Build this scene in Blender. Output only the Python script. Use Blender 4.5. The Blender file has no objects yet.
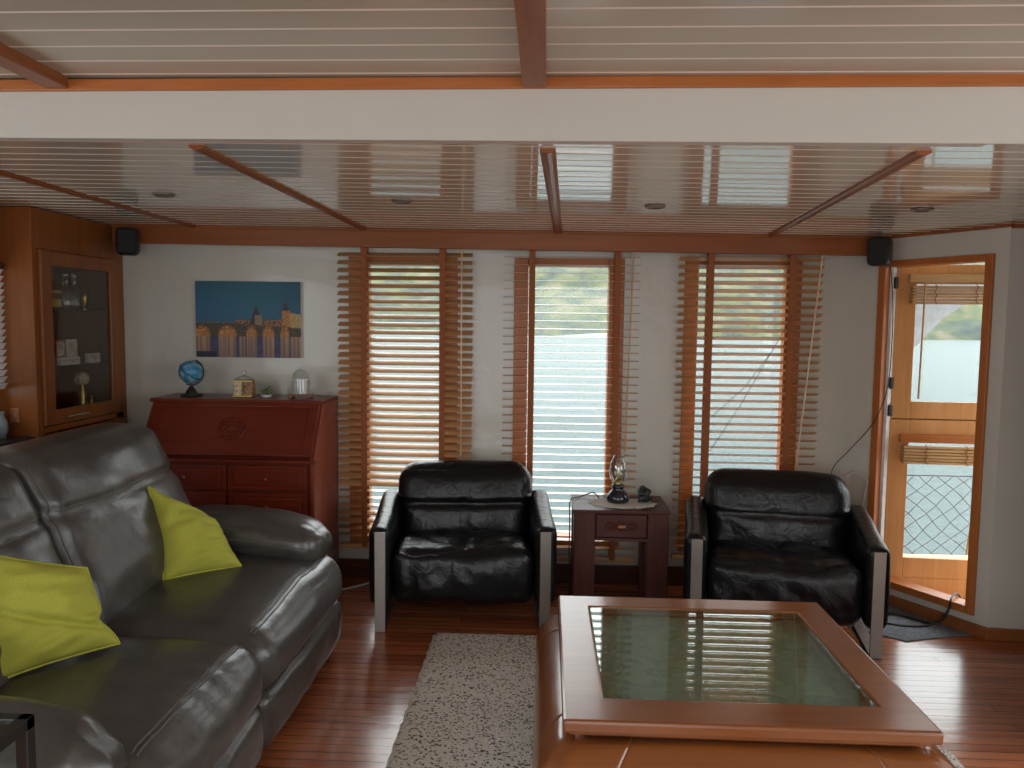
import bpy, bmesh, math, random
from mathutils import Vector, Matrix, noise
R = math.radians
SC = bpy.context.scene
COL = SC.collection
random.seed(7)

# ---------------------------------------------------------------- camera
cam_d = bpy.data.cameras.new('camera'); cam = bpy.data.objects.new('camera', cam_d); COL.objects.link(cam)
cam_d.sensor_fit = 'HORIZONTAL'; cam_d.sensor_width = 36.0; cam_d.lens = 770 / 1024 * 36.0
cam_d.clip_start = 0.05; cam_d.clip_end = 4000
cam.matrix_world = (Matrix.Translation((0, 0, 1.5)) @ Matrix.Rotation(R(2.5), 4, 'Z')
                    @ Matrix.Rotation(R(90 - 4.5), 4, 'X') @ Matrix.Rotation(0.011, 4, 'Z'))
SC.camera = cam
SC.view_settings.view_transform = 'Standard'; SC.view_settings.look = 'None'
SC.view_settings.gamma = 1; SC.view_settings.use_curve_mapping = False
SC.view_settings.exposure = 1.6
SC.cycles.max_bounces = 10; SC.cycles.diffuse_bounces = 6; SC.cycles.glossy_bounces = 5
SC.cycles.transparent_max_bounces = 16; SC.cycles.sample_clamp_indirect = 6
SC.cycles.use_denoising = True

# ---------------------------------------------------------------- sky
w = bpy.data.worlds.new('overcast_sky'); SC.world = w; w.use_nodes = True
nt = w.node_tree; nt.nodes.clear()
out = nt.nodes.new('ShaderNodeOutputWorld'); bg = nt.nodes.new('ShaderNodeBackground')
tc = nt.nodes.new('ShaderNodeTexCoord'); sx = nt.nodes.new('ShaderNodeSeparateXYZ'); cr = nt.nodes.new('ShaderNodeValToRGB')
cr.color_ramp.elements[0].position = 0.0; cr.color_ramp.elements[0].color = (0.93, 0.98, 1.0, 1)
cr.color_ramp.elements[1].position = 0.8; cr.color_ramp.elements[1].color = (0.95, 0.97, 1.0, 1)
nt.links.new(tc.outputs['Generated'], sx.inputs[0]); nt.links.new(sx.outputs[2], cr.inputs[0])
nt.links.new(cr.outputs[0], bg.inputs[0]); nt.links.new(bg.outputs[0], out.inputs[0])
zr = nt.nodes.new('ShaderNodeMapRange')           # overcast: the zenith is brighter than the horizon
zr.inputs['To Min'].default_value = 0.95; zr.inputs['To Max'].default_value = 3.5
nt.links.new(sx.outputs[2], zr.inputs['Value']); nt.links.new(zr.outputs[0], bg.inputs[1])

def portal(name, loc, rot, sx_, sy_):
    l = bpy.data.lights.new(name, 'AREA'); l.shape = 'RECTANGLE'; l.size = sx_; l.size_y = sy_
    l.cycles.is_portal = True
    o = bpy.data.objects.new(name, l); COL.objects.link(o); o.location = loc; o.rotation_euler = rot
portal('portal_opening', (-0.81, 4.52, 1.05), (R(-90), 0, 0), 0.44, 1.56)
portal('portal_opening', (0.122, 4.52, 1.05), (R(-90), 0, 0), 0.47, 1.56)
portal('portal_opening', (1.10, 4.52, 1.05), (R(-90), 0, 0), 0.51, 1.56)
portal('portal_door', (2.05, 4.12, 0.98), (R(-90), 0, R(-58.2)), 0.54, 1.7)
portal('portal_opening', (3.06, 0, 1.35), (R(90), 0, R(90)), 4.4, 1.2)  # unseen starboard opening, added to bring in daylight
portal('portal_opening', (-2.68, -0.25, 1.45), (R(90), 0, R(-90)), 3.9, 1.0)  # left opening out of view, added for its daylight
portal('portal_opening', (0, -2.58, 1.1), (R(90), 0, 0), 2.6, 1.9)  # rear opening behind the camera, added as a daylight source

# ---------------------------------------------------------------- materials
MATS = {}
def newmat(name):
    m = bpy.data.materials.new(name); m.use_nodes = True; MATS[name] = m
    return m, m.node_tree, m.node_tree.nodes['Principled BSDF']
def coords(nt, scale=(1, 1, 1), kind='Object'):
    t = nt.nodes.new('ShaderNodeTexCoord'); mp = nt.nodes.new('ShaderNodeMapping')
    mp.inputs['Scale'].default_value = scale
    nt.links.new(t.outputs[kind], mp.inputs['Vector']); return mp.outputs[0]
def noise_n(nt, vec, scale, detail=4, rough=0.5, dist=0):
    n = nt.nodes.new('ShaderNodeTexNoise'); n.inputs['Scale'].default_value = scale
    n.inputs['Detail'].default_value = detail; n.inputs['Roughness'].default_value = rough
    n.inputs['Distortion'].default_value = dist
    nt.links.new(vec, n.inputs['Vector']); return n.outputs['Fac']
def ramp(nt, fac, stops):
    c = nt.nodes.new('ShaderNodeValToRGB'); e = c.color_ramp.elements
    e[0].position, e[0].color = stops[0][0], (*stops[0][1], 1)
    e[1].position, e[1].color = stops[-1][0], (*stops[-1][1], 1)
    for p, col in stops[1:-1]:
        k = e.new(p); k.color = (*col, 1)
    nt.links.new(fac, c.inputs[0]); return c.outputs[0]
def bump(nt, h, bsdf, strength=0.2, dist=0.01):
    b = nt.nodes.new('ShaderNodeBump'); b.inputs['Strength'].default_value = strength; b.inputs['Distance'].default_value = dist
    nt.links.new(h, b.inputs['Height']); nt.links.new(b.outputs[0], bsdf.inputs['Normal'])
def plain(name, col, rough=0.5, metal=0, nscale=30, vary=0.12, bstr=0.08, bdist=0.002, spec=0.5, coat=0, trans=0):
    m, nt, b = newmat(name)
    v = coords(nt); n = noise_n(nt, v, nscale)
    lo = tuple(c * (1 - vary) for c in col); hi = tuple(min(1, c * (1 + vary)) for c in col)
    nt.links.new(ramp(nt, n, [(0.3, lo), (0.7, hi)]), b.inputs['Base Color'])
    b.inputs['Roughness'].default_value = rough; b.inputs['Metallic'].default_value = metal
    b.inputs['Specular IOR Level'].default_value = spec; b.inputs['Coat Weight'].default_value = coat
    b.inputs['Transmission Weight'].default_value = trans
    if bstr: bump(nt, n, b, bstr, bdist)
    return m
def wood(name, dark, light, axis='Z', rough=0.3, scale=9, coat=0.08, spec=0.3):
    m, nt, b = newmat(name)
    s = {'X': (0.07, 1, 1), 'Y': (1, 0.07, 1), 'Z': (1, 1, 0.07)}[axis]
    v = coords(nt, s); n1 = noise_n(nt, v, scale * 2.2, 6, 0.62, 0.8); n2 = noise_n(nt, v, scale * 9, 3, 0.6)
    mx = nt.nodes.new('ShaderNodeMath'); mx.operation = 'MULTIPLY_ADD'; mx.inputs[1].default_value = 0.35
    nt.links.new(n2, mx.inputs[0])
    m2 = nt.nodes.new('ShaderNodeMath'); m2.operation = 'MULTIPLY'; m2.inputs[1].default_value = 0.7
    nt.links.new(n1, m2.inputs[0]); nt.links.new(m2.outputs[0], mx.inputs[2])
    nt.links.new(ramp(nt, mx.outputs[0], [(0.3, dark), (0.72, light)]), b.inputs['Base Color'])
    b.inputs['Roughness'].default_value = rough; b.inputs['Coat Weight'].default_value = coat; b.inputs['Coat Roughness'].default_value = 0.15
    b.inputs['Specular IOR Level'].default_value = spec
    bump(nt, mx.outputs[0], b, 0.06, 0.002)
    return m
def leather(name, col, rough=0.36, big=14, bs=0.35, bd=0.006, spec=0.75):
    m, nt, b = newmat(name)
    v = coords(nt); g = noise_n(nt, v, 420, 2, 0.6); w_ = noise_n(nt, v, big, 4, 0.55, 0.9)
    nt.links.new(ramp(nt, w_, [(0.3, tuple(c * 0.8 for c in col)), (0.7, tuple(c * 1.25 for c in col))]), b.inputs['Base Color'])
    b.inputs['Roughness'].default_value = rough; b.inputs['Specular IOR Level'].default_value = spec
    a = nt.nodes.new('ShaderNodeMath'); a.operation = 'MULTIPLY_ADD'; a.inputs[1].default_value = 0.05
    nt.links.new(g, a.inputs[0]); nt.links.new(w_, a.inputs[2])
    bump(nt, a.outputs[0], b, bs, bd)
    return m
def pane_mat(name, tint=(1, 1, 1), rough=0.0, ior=1.5, extra=0.0):
    m = bpy.data.materials.new(name); m.use_nodes = True; nt = m.node_tree; nt.nodes.clear(); MATS[name] = m
    o = nt.nodes.new('ShaderNodeOutputMaterial'); mx = nt.nodes.new('ShaderNodeMixShader')
    t = nt.nodes.new('ShaderNodeBsdfTransparent'); t.inputs[0].default_value = (*tint, 1)
    g = nt.nodes.new('ShaderNodeBsdfGlossy'); g.inputs['Roughness'].default_value = rough
    f = nt.nodes.new('ShaderNodeFresnel'); f.inputs[0].default_value = ior
    ge = nt.nodes.new('ShaderNodeNewGeometry'); mr = nt.nodes.new('ShaderNodeMapRange')
    mr.inputs['To Min'].default_value = ior; mr.inputs['To Max'].default_value = 1 / ior     # same reflectance from either side
    nt.links.new(ge.outputs['Backfacing'], mr.inputs['Value']); nt.links.new(mr.outputs[0], f.inputs[0])
    ad = nt.nodes.new('ShaderNodeMath'); ad.operation = 'ADD'; ad.inputs[1].default_value = extra; ad.use_clamp = True
    nt.links.new(f.outputs[0], ad.inputs[0]); nt.links.new(ad.outputs[0], mx.inputs[0])
    nt.links.new(t.outputs[0], mx.inputs[1]); nt.links.new(g.outputs[0], mx.inputs[2]); nt.links.new(mx.outputs[0], o.inputs[0])
    return m

WALL = plain('white_paint', (0.59, 0.575, 0.505), 0.24, nscale=5, vary=0.02, bstr=0.5, bdist=0.014, coat=0.3)
FASCIA = plain('fascia_paint', (0.59, 0.575, 0.515), 0.55, nscale=3, vary=0.02, bstr=0.05)
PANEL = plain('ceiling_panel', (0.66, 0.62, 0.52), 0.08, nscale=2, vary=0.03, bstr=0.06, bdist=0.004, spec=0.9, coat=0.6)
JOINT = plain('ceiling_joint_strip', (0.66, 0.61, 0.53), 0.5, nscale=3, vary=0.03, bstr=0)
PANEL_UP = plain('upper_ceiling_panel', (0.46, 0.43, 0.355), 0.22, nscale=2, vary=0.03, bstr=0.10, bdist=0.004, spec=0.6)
TEAK_Z = wood('orange_teak_vertical', (0.36, 0.12, 0.028), (0.56, 0.22, 0.06), 'Z', 0.35)
TEAK_X = wood('orange_teak_horizontal', (0.36, 0.12, 0.028), (0.56, 0.22, 0.06), 'X', 0.35)
FRAME_Z = wood('window_frame_wood', (0.34, 0.10, 0.022), (0.50, 0.17, 0.045), 'Z', 0.35)
FRAME_X = wood('window_frame_wood_horizontal', (0.34, 0.10, 0.022), (0.50, 0.17, 0.045), 'X', 0.35)
DOORW = wood('pale_door_wood', (0.50, 0.22, 0.07), (0.68, 0.34, 0.13), 'Z', 0.38)
CHERRY_X = wood('cherry_valance', (0.22, 0.062, 0.017), (0.34, 0.11, 0.034), 'X', 0.4, scale=5)
CHERRY_Y = wood('cherry_trim', (0.17, 0.05, 0.014), (0.30, 0.10, 0.03), 'Y', 0.4)
CHERRY_Z = wood('cherry_cabinet', (0.18, 0.052, 0.012), (0.29, 0.095, 0.022), 'Z', 0.35, scale=5)
STRIP_X = wood('header_strip', (0.34, 0.10, 0.025), (0.50, 0.18, 0.05), 'X', 0.35)
MAHOG_X = wood('mahogany', (0.11, 0.013, 0.006), (0.19, 0.028, 0.012), 'X', 0.34, scale=6, coat=0.15)
MAHOG_Z = wood('mahogany_side', (0.16, 0.024, 0.014), (0.28, 0.058, 0.028), 'Z', 0.34, scale=6, coat=0.2)
TABLE_X = wood('coffee_table_wood', (0.15, 0.040, 0.009), (0.26, 0.082, 0.019), 'X', 0.28, scale=5, coat=.7, spec=.6)
TABLE_Y = wood('coffee_table_wood_side', (0.15, 0.043, 0.012), (0.27, 0.088, 0.026), 'Y', 0.28, scale=5, coat=.7, spec=.6)
OLD_Z = wood('dark_old_wood', (0.045, 0.013, 0.010), (0.10, 0.030, 0.022), 'Z', 0.5, scale=7)
OLD_X = wood('dark_old_wood_horizontal', (0.045, 0.013, 0.010), (0.10, 0.030, 0.022), 'X', 0.45, scale=7)
BASEB = wood('dark_baseboard', (0.05, 0.014, 0.008), (0.10, 0.028, 0.014), 'X', 0.35)
BASEB_R = wood('red_baseboard', (0.22, 0.07, 0.022), (0.33, 0.12, 0.04), 'X', 0.35)
SLAT = wood('blind_slat_wood', (0.48, 0.23, 0.09), (0.66, 0.38, 0.18), 'X', 0.28, scale=6, coat=0.6, spec=.5)
TAPE = plain('blind_tape', (0.30, 0.095, 0.03), 0.8, nscale=200, vary=0.2)
BAMBOO = wood('bamboo_slats', (0.42, 0.24, 0.10), (0.66, 0.42, 0.20), 'X', 0.5, scale=12)
GREYLEATHER = leather('grey_brown_leather', (0.060, 0.055, 0.050), 0.31)
BLACKLEATHER = leather('black_leather', (0.006, 0.0065, 0.008), 0.30, spec=.42, big=16, bs=0.5, bd=0.012)
PIPING = plain('highlit_piping', (0.13, 0.12, 0.11), 0.45)  # paler than the leather, painting in highlights along the seams
STEEL = plain('brushed_steel', (0.30, 0.265, 0.24), 0.45, 1.0, nscale=60, vary=0.05, bstr=0.03)
CHROME = plain('chrome', (0.7, 0.7, 0.7), 0.15, 1.0, vary=0.03, bstr=0)
BRASS = plain('aged_brass', (0.55, 0.38, 0.14), 0.35, 1.0, vary=0.15)
BLACK = plain('black_plastic', (0.010, 0.010, 0.011), 0.45, nscale=150)
BLACKM = plain('black_metal', (0.012, 0.011, 0.010), 0.35)
WHITEP = plain('white_plastic', (0.7, 0.7, 0.68), 0.4)
LIME = plain('lime_cotton', (0.46, 0.46, 0.06), 0.85, nscale=260, vary=0.10, bstr=0.3, bdist=0.002)
GLASS = pane_mat('window_glass', (0.96, 0.98, 0.97))
CABGLASS = pane_mat('cabinet_glass', (0.85, 0.85, 0.84))
TOPGLASS = pane_mat('table_glass', (0.80, 0.90, 0.86), ior=1.6, extra=0.06)
CLEAR = pane_mat('clear_glass', (0.92, 0.93, 0.92), 0.02, ior=1.45, extra=0.10)

def floor_mat():
    m, nt, b = newmat('narrow_plank_floor')
    v = coords(nt); br = nt.nodes.new('ShaderNodeTexBrick'); nt.links.new(v, br.inputs['Vector'])
    br.inputs['Scale'].default_value = 1; br.inputs['Brick Width'].default_value = 1.1; br.inputs['Row Height'].default_value = 0.05
    br.inputs['Mortar Size'].default_value = 0.0018; br.inputs['Mortar Smooth'].default_value = 0.2; br.offset = 0.37; br.offset_frequency = 3
    br.inputs['Color1'].default_value = (0.30, 0.085, 0.036, 1); br.inputs['Color2'].default_value = (0.44, 0.15, 0.062, 1)
    br.inputs['Mortar'].default_value = (0.03, 0.008, 0.004, 1); br.inputs['Bias'].default_value = 0.0
    v2 = coords(nt, (0.08, 1, 1)); g = noise_n(nt, v2, 30, 5, 0.6, 0.5)
    mx = nt.nodes.new('ShaderNodeMix'); mx.data_type = 'RGBA'; mx.blend_type = 'MULTIPLY'; mx.inputs[0].default_value = 1
    nt.links.new(br.outputs['Color'], mx.inputs[6]); nt.links.new(ramp(nt, g, [(0.3, (0.72, 0.70, 0.68)), (0.7, (1.25, 1.2, 1.15))]), mx.inputs[7])
    nt.links.new(mx.outputs[2], b.inputs['Base Color'])
    b.inputs['Roughness'].default_value = 0.22; b.inputs['Coat Weight'].default_value = 0.28; b.inputs['Coat Roughness'].default_value = 0.13
    inv = nt.nodes.new('ShaderNodeMath'); inv.operation = 'MULTIPLY_ADD'; inv.inputs[1].default_value = -1.0
    nt.links.new(br.outputs['Fac'], inv.inputs[0]); n3 = noise_n(nt, coords(nt, (0.6, 6, 1)), 5, 3)
    nt.links.new(n3, inv.inputs[2]); bump(nt, inv.outputs[0], b, 0.4, 0.004)
    return m
FLOOR = floor_mat()
def rug_mat():
    m, nt, b = newmat('speckled_rug')
    v = coords(nt); vo = nt.nodes.new('ShaderNodeTexVoronoi'); vo.inputs['Scale'].default_value = 140
    nt.links.new(v, vo.inputs['Vector'])
    sep = nt.nodes.new('ShaderNodeSeparateColor'); nt.links.new(vo.outputs['Color'], sep.inputs[0])
    c = ramp(nt, sep.outputs[0], [(0.0, (0.10, 0.085, 0.07)), (0.15, (0.20, 0.17, 0.15)), (0.20, (0.72, 0.67, 0.59)), (1.0, (0.88, 0.83, 0.75))])
    nt.links.new(c, b.inputs['Base Color']); b.inputs['Roughness'].default_value = 0.95
    bump(nt, vo.outputs['Distance'], b, 0.8, -0.01)
    return m
RUG = rug_mat()
def attr_mat(name, rough):
    m, nt, b = newmat(name); a = nt.nodes.new('ShaderNodeAttribute'); a.attribute_name = 'col'
    nt.links.new(a.outputs['Color'], b.inputs['Base Color']); b.inputs['Roughness'].default_value = rough
    return m
PRINT = attr_mat('printed_canvas', 0.5)

# ---------------------------------------------------------------- mesh helpers
def tag(o, label=None, cat=None, group=None, kind=None):
    if label: o['label'] = label
    if cat: o['category'] = cat
    if group: o['group'] = group
    if kind: o['kind'] = kind
    return o
def thing(name, label, cat, loc=(0, 0, 0), rz=0, group=None, kind=None):
    o = bpy.data.objects.new(name, None); COL.objects.link(o); o.location = loc; o.rotation_euler = (0, 0, rz)
    o.empty_display_size = 0.1
    return tag(o, label, cat, group, kind)
class MB:
    def __init__(s): s.v = []; s.f = []; s.m = Matrix.Identity(4)
    def add(s, vs, fs):
        n = len(s.v); s.v += [tuple(s.m @ Vector(p)) for p in vs]; s.f += [tuple(i + n for i in f) for f in fs]; return s
    def box(s, x0, x1, y0, y1, z0, z1, shear=0.0):
        vs = [(x, y, z - shear * x) for x in (x0, x1) for y in (y0, y1) for z in (z0, z1)]
        return s.add(vs, [(0, 1, 3, 2), (4, 6, 7, 5), (0, 4, 5, 1), (2, 3, 7, 6), (0, 2, 6, 4), (1, 5, 7, 3)])
    def tube(s, pts, r, n=8, closed=False):
        pts = [Vector(p) for p in pts]; L = len(pts); rs = r if isinstance(r, (list, tuple)) else [r] * L
        vs = []; prev = None
        for i, p in enumerate(pts):
            a = pts[(i - 1) % L] if (i > 0 or closed) else p; b = pts[(i + 1) % L] if (i < L - 1 or closed) else p
            t = (b - a).normalized() if (b - a).length > 1e-9 else Vector((0, 0, 1))
            if prev is None:
                prev = t.orthogonal().normalized()
            u = (prev - t * prev.dot(t)); u = u.normalized() if u.length > 1e-6 else t.orthogonal().normalized(); prev = u
            w_ = t.cross(u)
            for k in range(n):
                an = 2 * math.pi * k / n; vs.append(tuple(p + (u * math.cos(an) + w_ * math.sin(an)) * rs[i]))
        fs = []
        for i in range(L if closed else L - 1):
            j = (i + 1) % L
            for k in range(n): fs.append((i * n + k, i * n + (k + 1) % n, j * n + (k + 1) % n, j * n + k))
        if not closed: fs += [tuple(range(n))[::-1], tuple((L - 1) * n + k for k in range(n))]
        return s.add(vs, fs)
    def lathe(s, prof, c=(0, 0, 0), n=20):
        vs = []; fs = []
        for (r, z) in prof:
            for k in range(n):
                a = 2 * math.pi * k / n; vs.append((c[0] + max(r, 1e-4) * math.cos(a), c[1] + max(r, 1e-4) * math.sin(a), c[2] + z))
        for i in range(len(prof) - 1):
            for k in range(n): fs.append((i * n + k, i * n + (k + 1) % n, (i + 1) * n + (k + 1) % n, (i + 1) * n + k))
        return s.add(vs, fs)
    def prism(s, poly, x0, x1, ax='X'):
        n = len(poly); mk = {'X': lambda h, a, b: (h, a, b), 'Y': lambda h, a, b: (a, h, b), 'Z': lambda h, a, b: (a, b, h)}[ax]
        vs = [mk(x0, a, b) for a, b in poly] + [mk(x1, a, b) for a, b in poly]
        return s.add(vs, [tuple(range(n))[::-1], tuple(range(n, 2 * n))] + [(i, (i + 1) % n, n + (i + 1) % n, n + i) for i in range(n)])
    def build(s, name, mat, parent=None, smooth=False, bevel=0, world=False, fix=True, solid=0):
        me = bpy.data.meshes.new(name)
        vs = s.v
        if world and parent is not None:
            pm = Matrix.Translation(parent.location) @ parent.rotation_euler.to_matrix().to_4x4()
            inv = pm.inverted(); vs = [tuple(inv @ Vector(p)) for p in vs]
        me.from_pydata(vs, [], s.f); me.materials.append(mat)
        if fix:
            bm = bmesh.new(); bm.from_mesh(me); bmesh.ops.recalc_face_normals(bm, faces=bm.faces); bm.to_mesh(me); bm.free()
        if smooth:
            for p in me.polygons: p.use_smooth = True
        o = bpy.data.objects.new(name, me); COL.objects.link(o)
        if parent is not None: o.parent = parent
        if solid:
            so = o.modifiers.new('thick', 'SOLIDIFY'); so.thickness = solid; so.offset = 0
        if bevel:
            b = o.modifiers.new('bevel', 'BEVEL'); b.width = bevel; b.segments = 2; b.limit_method = 'ANGLE'; b.angle_limit = R(40)
        return o
def struct(o): o['kind'] = 'structure'; return o

def axis_pts(h, r, n):
    e = [-h, -h + r * .12, -h + r * .35, -h + r * .65, -h + r]; inner = [(-h + r) + (2 * h - 2 * r) * k / n for k in range(1, n)]
    return e + inner + [-x for x in e[::-1]]
def rbox(mb, c, size, r, seg=(8, 8, 8), fn=None, puff=(0, 0, 0)):
    """rounded box centred on c; puff = crown on x / y / z faces; fn maps the final point"""
    H = [s / 2 for s in size]; ax = [axis_pts(H[i], min(r, H[i] * .98), seg[i]) for i in range(3)]
    N = [len(a) for a in ax]; idx = {}; vs = []
    def sp(p): return surf(p, H, r, puff, c, fn)
    def get(i, j, k):
        if (i, j, k) not in idx:
            idx[(i, j, k)] = len(vs); vs.append(sp((ax[0][i], ax[1][j], ax[2][k])))
        return idx[(i, j, k)]
    fs = []
    for i in range(N[0] - 1):
        for j in range(N[1] - 1):
            for k in (0, N[2] - 1): fs.append((get(i, j, k), get(i + 1, j, k), get(i + 1, j + 1, k), get(i, j + 1, k)))
    for i in range(N[0] - 1):
        for k in range(N[2] - 1):
            for j in (0, N[1] - 1): fs.append((get(i, j, k), get(i + 1, j, k), get(i + 1, j, k + 1), get(i, j, k + 1)))
    for j in range(N[1] - 1):
        for k in range(N[2] - 1):
            for i in (0, N[0] - 1): fs.append((get(i, j, k), get(i, j + 1, k), get(i, j + 1, k + 1), get(i, j, k + 1)))
    mb.add(vs, fs)
    return lambda p: sp(p)
def surf(p, H, r, puff, c, fn):
    q = [max(-(H[i] - min(r, H[i] * .98)), min(H[i] - min(r, H[i] * .98), p[i])) for i in range(3)]
    d = Vector([p[i] - q[i] for i in range(3)])
    if d.length > 1e-9: d = d.normalized() * min(r, min(H) * .98)
    u = [max(-1, min(1, p[i] / H[i])) for i in range(3)]
    g = [1 - abs(a) ** 2.4 for a in u]
    pu = [puff[0] * g[1] * g[2] * (u[0]), puff[1] * g[0] * g[2] * (u[1]), puff[2] * g[0] * g[1] * (u[2])]
    P = Vector([q[i] + d[i] + pu[i] + c[i] for i in range(3)])
    return tuple(fn(P) if fn else P)
def wrinkle(P, amp, sc=(6, 6, 6), seed=0):
    return amp * (noise.noise(Vector((P.x * sc[0] + seed, P.y * sc[1], P.z * sc[2]))) )

# ================================================================ SETTING
SH = 0.0102                              # the lower ceiling falls a little to the right
struct(MB().box(-3.2, 3.1, -2.6, 4.5, -0.06, 0).build('floor', FLOOR))
# back wall with three window openings
WY = 4.40
WIN = [(-1.133, -0.507), (-0.185, 0.437), (0.773, 1.42)]
WZ0, WZ1 = 0.20, 1.868
mb = MB(); xs = [-3.0] + [v for p in WIN for v in p] + [1.80]
mb.box(-3.0, 1.80, WY, WY + .1, 0, WZ0); mb.box(-3.0, 1.80, WY, WY + .1, WZ1, 2.15)
for i in range(0, len(xs), 2): mb.box(xs[i], xs[i + 1], WY, WY + .1, WZ0, WZ1)
struct(mb.build('wall_back', WALL))
GL = [(-1.025, -0.60), (-0.106, 0.350), (0.85, 1.345)]
for n, ((a, b), (g0, g1)) in enumerate(zip(WIN, GL), 1):
    t = thing('window_%d' % n, None, None, ((a + b) / 2, WY, WZ0), kind='structure')
    f = MB().box(a, g0, WY - .015, WY + .09, WZ0, WZ1).box(g1, b, WY - .015, WY + .09, WZ0, WZ1)
    f.build('stile', FRAME_Z, t, bevel=.004, world=True)
    MB().box(g0, g1, WY - .015, WY + .09, 1.824, WZ1).box(g0, g1, WY - .015, WY + .09, WZ0, .275).build('rail', FRAME_X, t, bevel=.004, world=True)
    MB().box(g0, g1, WY + .055, WY + .061, .275, 1.824).build('pane', GLASS, t, world=True)
struct(MB().box(-2.40, 1.66, 4.378, WY, 0, .11).build('baseboard_back', BASEB, bevel=.004))
struct(MB().box(-2.452, 1.80, 4.28, 4.31, 1.903, 2.005, SH).box(-2.452, 1.80, 4.268, 4.30, 1.992, 2.006, SH).build('trim_1', CHERRY_X, bevel=.003))
# low ceiling: narrow tongue and groove boards
def planks(y0, y1, pitch, gw, gd, z, x0, x1, shear):
    ys = [(y0, z)]; y = y0
    while y < y1:
        ys += [(y + pitch - gw, z), (y + pitch - gw / 2, z + gd), (y + pitch, z)]; y += pitch
    vs = []; fs = []
    for (yy, zz) in ys: vs += [(x0, min(yy, y1), zz - shear * x0), (x1, min(yy, y1), zz - shear * x1)]
    for i in range(len(ys) - 1): fs.append((2 * i, 2 * i + 2, 2 * i + 3, 2 * i + 1))
    m = MB(); m.add(vs, fs); m.joint = [i for i in range(len(ys) - 1) if i % 3]; return m
def ceiling(m, name, mat_):
    o = struct(m.build(name, mat_, fix=False)); o.data.materials.append(JOINT)
    for i in m.joint: o.data.polygons[i].material_index = 1
ceiling(planks(2.17, 4.40, .089, .008, -.0015, 2.006, -2.9, 3.1, SH), 'ceiling', PANEL)
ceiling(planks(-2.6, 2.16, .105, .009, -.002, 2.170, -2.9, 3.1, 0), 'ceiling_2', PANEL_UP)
struct(MB().box(-3.2, 3.2, -2.7, 5.0, 2.27, 2.33).build('ceiling_3', FASCIA))
struct(MB().box(-2.9, 3.1, 2.16, 2.20, 2.000, 2.16, SH * .5).build('trim_2', FASCIA))
struct(MB().box(-2.9, 3.1, 2.145, 2.16, 2.138, 2.169, -.003).build('trim_3', STRIP_X, bevel=.003))
k = 4
for (xa, ya, xb, yb) in [(-1.045, 2.285, -1.02, 4.28), (-.004, 2.28, .056, 4.28), (1.05, 2.25, 1.21, 4.28), (-1.97, 2.4, -1.985, 4.28)]:
    m = MB(); n = 7; vs = []; fs = []
    for (x, y) in ((xa, ya), (xb, yb)):
        for j in range(n):
            a = math.pi * j / (n - 1); vs.append((x + .024 * math.cos(a), y, 2.006 - SH * x - .014 * math.sin(a)))
    for j in range(n - 1): fs.append((j, j + 1, n + j + 1, n + j))
    fs += [tuple(range(n)), tuple(range(n, 2 * n))[::-1]]
    struct(m.add(vs, fs).build('trim_%d' % k, CHERRY_Y)); k += 1
for (x, y0) in ((-.042, 0.3), (-1.37, 0.3)):
    struct(MB().box(x - .032, x + .032, y0, 2.146, 2.138, 2.17).build('trim_%d' % k, CHERRY_Y, bevel=.003)); k += 1
# doorway wall, in its own frame: s along the wall, n outward
A = Vector((1.695, 4.46, 0)); U = Vector((.5267, -.85, 0)); Nn = Vector((.85, .5267, 0))
DM = Matrix(((U.x, Nn.x, 0, A.x), (U.y, Nn.y, 0, A.y), (0, 0, 1, 0), (0, 0, 0, 1)))
def DB(): m = MB(); m.m = DM; return m
struct(DB().box(0.03, .204, 0, .07, 0, 2.15).box(.805, .868, 0, .07, 0, 2.15).box(.204, .805, 0, .07, 1.855, 2.15)
       .box(.204, .805, 0, .07, 0, .095).build('wall_doorway', WALL))
t = thing('door_1', None, None, (2.0, 4.05, 0), kind='structure')
DB().box(.204, .247, -.018, .075, .095, 1.855).box(.765, .805, -.018, .075, .095, 1.855).build('jamb', FRAME_Z, t, bevel=.004, world=True)
DB().box(.247, .264, .025, .075, .135, 1.822).build('painted_stop', WHITEP, t, world=True)
DB().box(.247, .765, -.018, .075, 1.822, 1.855).build('head_jamb', FRAME_X, t, bevel=.004, world=True)
DB().box(.247, .765, -.018, .075, .095, .135).build('sill', FRAME_X, t, bevel=.004, world=True)
struct(DB().box(0.10, .880, -.02, 0, 0, .06).build('baseboard_doorway', BASEB_R, bevel=.005))
B = A + U * .868
struct(MB().prism([(B.x, B.y), (3.0, B.y - .06), (3.1, B.y + .04), (B.x + .06, B.y + .06)], 0, 2.15, 'Z').build('wall_right', WALL))
struct(MB().prism([(B.x - .012, B.y - .02), (3.0, B.y - .08), (3.0, B.y - .06), (B.x, B.y)], 0, .06, 'Z').build('baseboard_right', BASEB_R, bevel=.005))
struct(DB().box(0.16, .875, -.022, 0, 1.972, 1.992).build('trim_%d' % k, CHERRY_X)); k += 1
struct(MB().prism([(B.x, B.y - .02), (3.0, B.y - .08), (3.0, B.y - .06), (B.x, B.y)], 1.966, 1.986, 'Z').build('trim_%d' % k, CHERRY_X)); k += 1
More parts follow.
